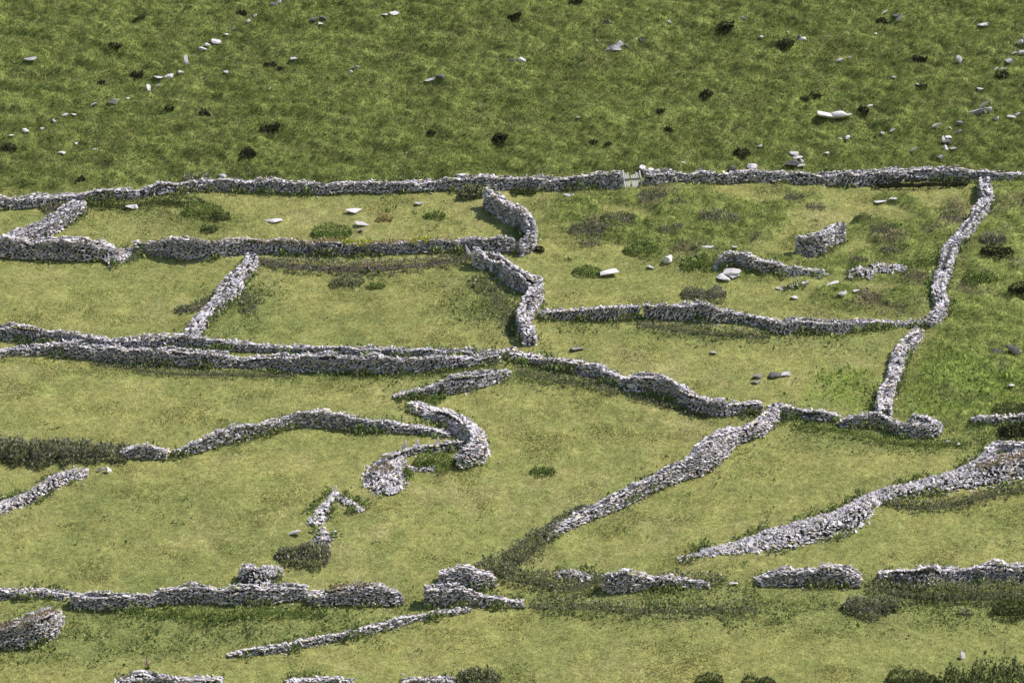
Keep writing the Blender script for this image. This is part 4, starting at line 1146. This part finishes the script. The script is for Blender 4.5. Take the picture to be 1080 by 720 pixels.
shrub('bramble_bank', 'dark weeds at the foot of the bottom wall', [(130, 641, 5), (165, 638, 10), (200, 636, 14), (235, 638, 17), (270, 636, 12), (310, 634, 12), (345, 638, 10)], 'green', 1.4, .15, 110, SH)
shrub('bramble_bank', 'dark green weeds below the squared wall end at the bottom right', [(560, 634, 5), (620, 630, 10), (670, 632, 12), (720, 632, 12), (770, 634, 10), (798, 638, 5)], 'bramble', 1.8, .16, 80, SH)
shrub('bramble_bank', 'weeds over the trailing end of the squared wall', [(690, 602, 8), (715, 598, 14), (740, 598, 14), (765, 604, 8)], 'bramble', 1.0, .16, 90, SH)
shrub('bush', 'dark bushes below the bottom wall at the right edge', [(915, 606, 10), (940, 606, 18), (970, 607, 22), (1000, 605, 26), (1030, 604, 26), (1060, 604, 24), (1110, 606, 24)], 'bramble', 1.8, .17, 110, SH)
clump('bush', 'dark rounded bush at the right edge under the bottom wall', 1070, 650, 46, 20, 'gorse', SH)
clump('earth_bank', 'brown earthy bank in the grass below the humped wall', 918, 645, 58, 13, 'heather', SH, leaf=.16)
clump('bush', 'tiny brown heap right of the brown earthy bank', 1018, 649, 16, 7, 'heather', SH)
shrub('bush', 'big dark gorse bush filling the lower right corner', [(980, 704, 32, 2.2), (1000, 692, 48, 3.2), (1030, 684, 58, 3.8), (1060, 680, 64, 4.2), (1110, 678, 68, 4.2)], 'gorse', 3.0, .2, 130, SH)
clump('bush', 'grey dead bush at the bottom edge beside the third wall top', 505, 722, 44, 16, 'bramble', SH, leaf=.2)
clump('bush', 'left dark sprig of the bottom edge bushes, right of centre', 748, 724, 28, 14, 'gorse', SH)
clump('bush', 'right dark sprig of the bottom edge bushes, right of centre', 800, 724, 36, 9, 'gorse', SH)
clump('bush', 'dark bush at the bottom edge left of the big gorse bush', 962, 724, 52, 15, 'gorse', SH)
shrub('bramble_bank', 'dark weeds under the right half of the wide bank of stones', [(935, 522, 8), (960, 522, 13), (985, 523, 12), (1015, 519, 11), (1045, 514, 8), (1085, 508, 6)], 'bramble', 1.3, .16, 100, SH)
shrub('bramble_bank', 'bright weeds along the foot of the round enclosure', [(835, 443, 5), (870, 446, 6), (905, 450, 8), (940, 460, 7), (985, 463, 7), (1020, 462, 6)], 'green', 1.2, .14, 90, SH)
HP = 'brown heather patches in the rough enclosure'
for x, y, wp, hp, lab in [
        (620, 243, 46, 8, 'long brown heather patch right of the dark curved wall'), (707, 244, 30, 9, 'dark brown heather tuft in the middle of the rough enclosure'), (688, 208, 36, 8, 'brown heather patch just below and right of the gate'),
        (717, 214, 18, 7, 'small round heather tuft right of the gate under the moor wall'), (760, 229, 52, 9, 'broad grey-brown heather patch left of the ruin stub'), (652, 230, 42, 7, 'thin brown heather patch below the gate'),
        (622, 258, 24, 6, 'low heather tuft nearest the dark curved wall'), (838, 210, 24, 8, 'brown heather patch under the moor wall above the ruin stub'), (861, 219, 22, 7, 'reddish heather tuft between the ruin stub and the moor wall'),
        (931, 245, 30, 7, 'brown heather patch right of the ruin stub'), (1006, 233, 34, 10, 'brown heather patch left of the upper right wall'), (941, 263, 26, 7, 'low green-brown tuft above the taller rubble heap'), (906, 274, 22, 6, 'small low tuft right below the ruin stub')]:
    clump('heather_patch', lab, x, y, wp * .85, hp * .55, 'heather', HP, depth=.9, leaf=.12, dens=150)
MC = 'dark heather clumps on the moor'
for x, y, wp, hp, lab in [
        (255, 16, 12, 6, 'black heather clump right under the dark outcrop at the top edge'), (285, 71, 12, 7, 'round black clump right of the broken line of stones'), (295, 74, 8, 5, 'small clump touching the round black clump, upper left moor'),
        (145, 82, 14, 5, 'dark clump left of the long flat stone of the broken line'), (107, 89, 9, 5, 'small black clump left of the pointed stone'), (179, 116, 9, 5, 'small dark clump in the centre of the left moor'),
        (216, 121, 12, 5, 'dark clump right of the small dark clump, left moor'), (285, 139, 22, 6, 'wide dark clump in the lower left moor'), (262, 164, 18, 8, 'broad brownish clump above the moor wall at left'),
        (85, 192, 8, 6, 'small black clump just above the moor wall at left'), (8, 158, 20, 6, 'dark brown clump at the left edge of the moor'), (122, 51, 14, 4, 'thin dark clump high on the left moor'), (146, 24, 14, 5, 'dark clump near the top edge at left'),
        (527, 147, 18, 7, 'dark clump in the lower middle of the moor'), (455, 142, 9, 4, 'small clump left of the middle of the moor'), (626, 152, 8, 4, 'left clump of the two above the gate'), (642, 154, 8, 4, 'right clump of the two above the gate'),
        (697, 119, 9, 5, 'upper black clump at the right middle of the moor'), (705, 139, 9, 7, 'lower black clump at the right middle of the moor'), (542, 19, 16, 6, 'dark green clump near the top edge in the centre'), (608, 5, 16, 6, 'black clump at the very top edge'),
        (828, 48, 20, 7, 'black heather patch left of the pale rounded boulder'), (860, 103, 12, 6, 'upper clump left above the long low white rock'), (849, 109, 10, 5, 'lower clump left above the long low white rock'), (911, 118, 12, 8, 'black clump at the right end of the long low white rock'),
        (970, 65, 16, 6, 'dark clump left of the upright black and white rock'), (972, 93, 12, 6, 'dark clump between the tiny pale rock and the slanted outcrop'), (930, 24, 14, 6, 'dark clump left of the dark cleft outcrop'), (1057, 82, 14, 7, 'brown clump under the thin pale slivers'), (782, 165, 20, 9, 'heather clump above the egg-shaped boulder'), (745, 100, 14, 5, 'dark clump right of the middle of the moor'), (765, 30, 18, 6, 'low clump left of the blurred grey rock')]:
    clump('heather_clump', lab, x, y, wp * .85, hp * .62, 'dark', MC, depth=.9, leaf=.17, dens=260)

# ------------------------------------------------------------------ foxgloves
def foxglove(label, x, y, hp):
    P, s = at(x, y)
    hm = hp * s
    root = empty('foxglove', P); tag(root, label, 'foxglove', 'foxgloves')
    bm = bmesh.new()
    bmesh.ops.create_cone(bm, cap_ends=True, segments=6, radius1=.016, radius2=.006, depth=hm)
    bmesh.ops.translate(bm, verts=bm.verts, vec=(0, 0, hm / 2))
    me = bpy.data.meshes.new('stem'); bm.to_mesh(me); bm.free(); me.materials.append(M_STEM)
    o = bpy.data.objects.new('stem', me); COL.objects.link(o); o.parent = root
    bm = bmesh.new()
    for k in range(26):
        f = k / 25.0; z = hm * (.38 + .60 * f); a = k * 2.4; r = .055 * (1 - f * .75); L = .10 * (1 - f * .7)
        ret = bmesh.ops.create_cone(bm, cap_ends=False, segments=7, radius1=.042 * (1 - f * .65), radius2=.012, depth=L)
        from mathutils import Matrix
        M = Matrix.Translation((math.cos(a) * r, math.sin(a) * r, z)) @ Matrix.Rotation(a, 4, 'Z') @ Matrix.Rotation(math.radians(-55), 4, 'Y')
        bmesh.ops.transform(bm, matrix=M, verts=ret['verts'])
    me = bpy.data.meshes.new('flower_spike'); bm.to_mesh(me); bm.free(); me.materials.append(M_PETAL)
    o = bpy.data.objects.new('flower_spike', me); COL.objects.link(o); o.parent = root
    n = 40; az = rng.uniform(0, 6.28, n)
    V, F, C = leaf_cloud(np.stack([.05 * np.cos(az), .05 * np.sin(az), rng.uniform(0, hm * .25, n)], -1), np.stack([np.cos(az), np.sin(az), np.full(n, .4)], -1), 'green', .16, .3)
    o = mesh_np('leaf_rosette', V, [F], M_LEAF, C); o.parent = root


foxglove('left of two foxgloves against the heather bank under the turf-topped wall', 388, 287, 12)
foxglove('right of two foxgloves against the heather bank under the turf-topped wall', 399, 288, 14)
foxglove('foxglove at the foot of the dark half of the stepped wall', 721, 428, 11)
foxglove('foxglove at the peak of the dark wall in the lower left corner', 155, 706, 14)

# ------------------------------------------------------------------ coarse growth nobody could count: weeds and heather patches
def scatter(name, label, mask, pal, n_try, size, h0, cat='plants', nrm_up=.8):
    x = rng.uniform(GX0 + 1, GX1 - 1, n_try); y = rng.uniform(GY0 + 1, GY1 - 1, n_try)
    k = in_view(x, y, .07); x, y = x[k], y[k]
    k = rng.uniform(0, 1, len(x)) < mask(x, y); x, y = x[k], y[k]
    n = len(x)
    P = np.stack([x, y, samp(GZ, x, y) + rng.uniform(0, h0, n) * (.4 + .6 * np.clip(.5 + fbm(6, x, y, .8, 2), 0, 1))], -1)
    a = rng.uniform(0, 6.28, n)
    V, F, C = leaf_cloud(P, np.stack([np.cos(a) * .5, np.sin(a) * .5, np.full(n, nrm_up)], -1), pal, size, .5)
    o = mesh_np(name, V, [F], M_LEAF, C); tag(o, label, cat, kind='stuff')


scatter('bracken', 'bright green bracken in the right fields', lambda x, y: samp(FERN, x, y) * np.clip(.6 + 1.3 * fbm(3, x, y, 2.0, 3), 0, 1), 'fern', 260000, .24, .35)
scatter('heather', 'brown heather patches in the rough fields at right', lambda x, y: np.clip(2.4 * fbm(11, x, y, 2.8, 2) - .40, 0, 1) * np.clip(samp(HEATH, x, y) + samp(EAST, x, y) * .6 + samp(MOOR, x, y) * .10, 0, 1), 'heather', 420000, .16, .28)
scatter('field_sprigs', 'small dark sprigs of weed dotted through the pasture', lambda x, y: (1 - samp(ROUGH, x, y)) * np.clip(6 * (fbm(9, x * .6, y, .75, 2) - .47), 0, 1) * np.clip(.5 + 2.2 * fbm(1, x, y, 9.0, 2), .05, 1), 'weed', 700000, .15, .16)
scatter('weeds', 'coarse green weeds in damp strips of the fields', lambda x, y: samp(LUSH, x, y) * np.clip(.35 + 1.6 * fbm(5, x, y, 1.8, 3), 0, 1), 'weed', 620000, .19, .26)

# weeds and long grass at the foot of every wall
PP, NN = [], []
for (o, s_, Q, t, nrm) in WALLS:
    n = int(s_[-1] * 120)
    i = rng.integers(0, len(Q), n); sd_ = rng.choice((-1, 1), n)
    gate_ = np.clip(.25 + 2.6 * fbm(4, Q[i, 0] + sd_ * 3.1, Q[i, 1], 1.8, 3), 0, 1)
    k = rng.uniform(0, 1, n) < gate_; i, sd_, gate_ = i[k], sd_[k], gate_[k]; n = len(i)
    off = sd_ * (Q[i, 3] * .5 + np.abs(rng.normal(.08, .28, n)))
    x = Q[i, 0] + nrm[i, 0] * off; y = Q[i, 1] + nrm[i, 1] * off
    PP.append(np.stack([x, y, samp(GZ, x, y) + rng.uniform(0, .50, n) * gate_ ** 2], -1)); NN.append(np.stack([nrm[i, 0] * sd_ * .4, nrm[i, 1] * sd_ * .4, np.ones(n)], -1))
PP = np.concatenate(PP); NN = np.concatenate(NN)
k = in_view(PP[:, 0], PP[:, 1], .07); PP, NN = PP[k], NN[k]
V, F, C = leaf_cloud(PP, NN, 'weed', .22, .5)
tag(mesh_np('wall_foot_weeds', V, [F], M_LEAF, C), 'long grass and weeds growing at the foot of the drystone walls', 'plants', kind='stuff')


# ------------------------------------------------------------------ camera, sun, sky
cam_d = bpy.data.cameras.new('camera'); cam = bpy.data.objects.new('camera', cam_d); COL.objects.link(cam)
cam.location = CAM; cam.rotation_euler = (math.radians(90) - PITCH, 0, 0)
cam_d.sensor_width = 36.0; cam_d.sensor_fit = 'HORIZONTAL'; cam_d.lens = 18.0 / T
cam_d.clip_start = 1.0; cam_d.clip_end = 12000.0
scene.camera = cam

EL, AZ = math.radians(53), math.radians(18)      # sun high, to the right and a little behind the hill
sd = Vector((math.cos(EL) * math.cos(AZ), math.cos(EL) * math.sin(AZ), math.sin(EL)))
sun_d = bpy.data.lights.new('sun', 'SUN'); sun = bpy.data.objects.new('sun', sun_d); COL.objects.link(sun)
sun.rotation_euler = sd.to_track_quat('Z', 'Y').to_euler()
sun_d.energy = 5.0; sun_d.angle = math.radians(.5); sun_d.color = (1.0, .955, .89)
w = bpy.data.worlds.new('World'); scene.world = w; w.use_nodes = True
nt = w.node_tree
sky = nt.nodes.new('ShaderNodeTexSky'); sky.sky_type = 'NISHITA'; sky.sun_disc = False
sky.sun_elevation = EL; sky.sun_rotation = math.atan2(sd.x, sd.y)
bg = [n for n in nt.nodes if n.type == 'BACKGROUND'][0]
nt.links.new(sky.outputs[0], bg.inputs[0]); bg.inputs[1].default_value = .115
scene.view_settings.view_transform = 'Standard'; scene.view_settings.look = 'None'; scene.view_settings.exposure = 0
scene.render.engine = 'CYCLES'
scene.cycles.max_bounces = 4; scene.cycles.diffuse_bounces = 2; scene.cycles.transmission_bounces = 2
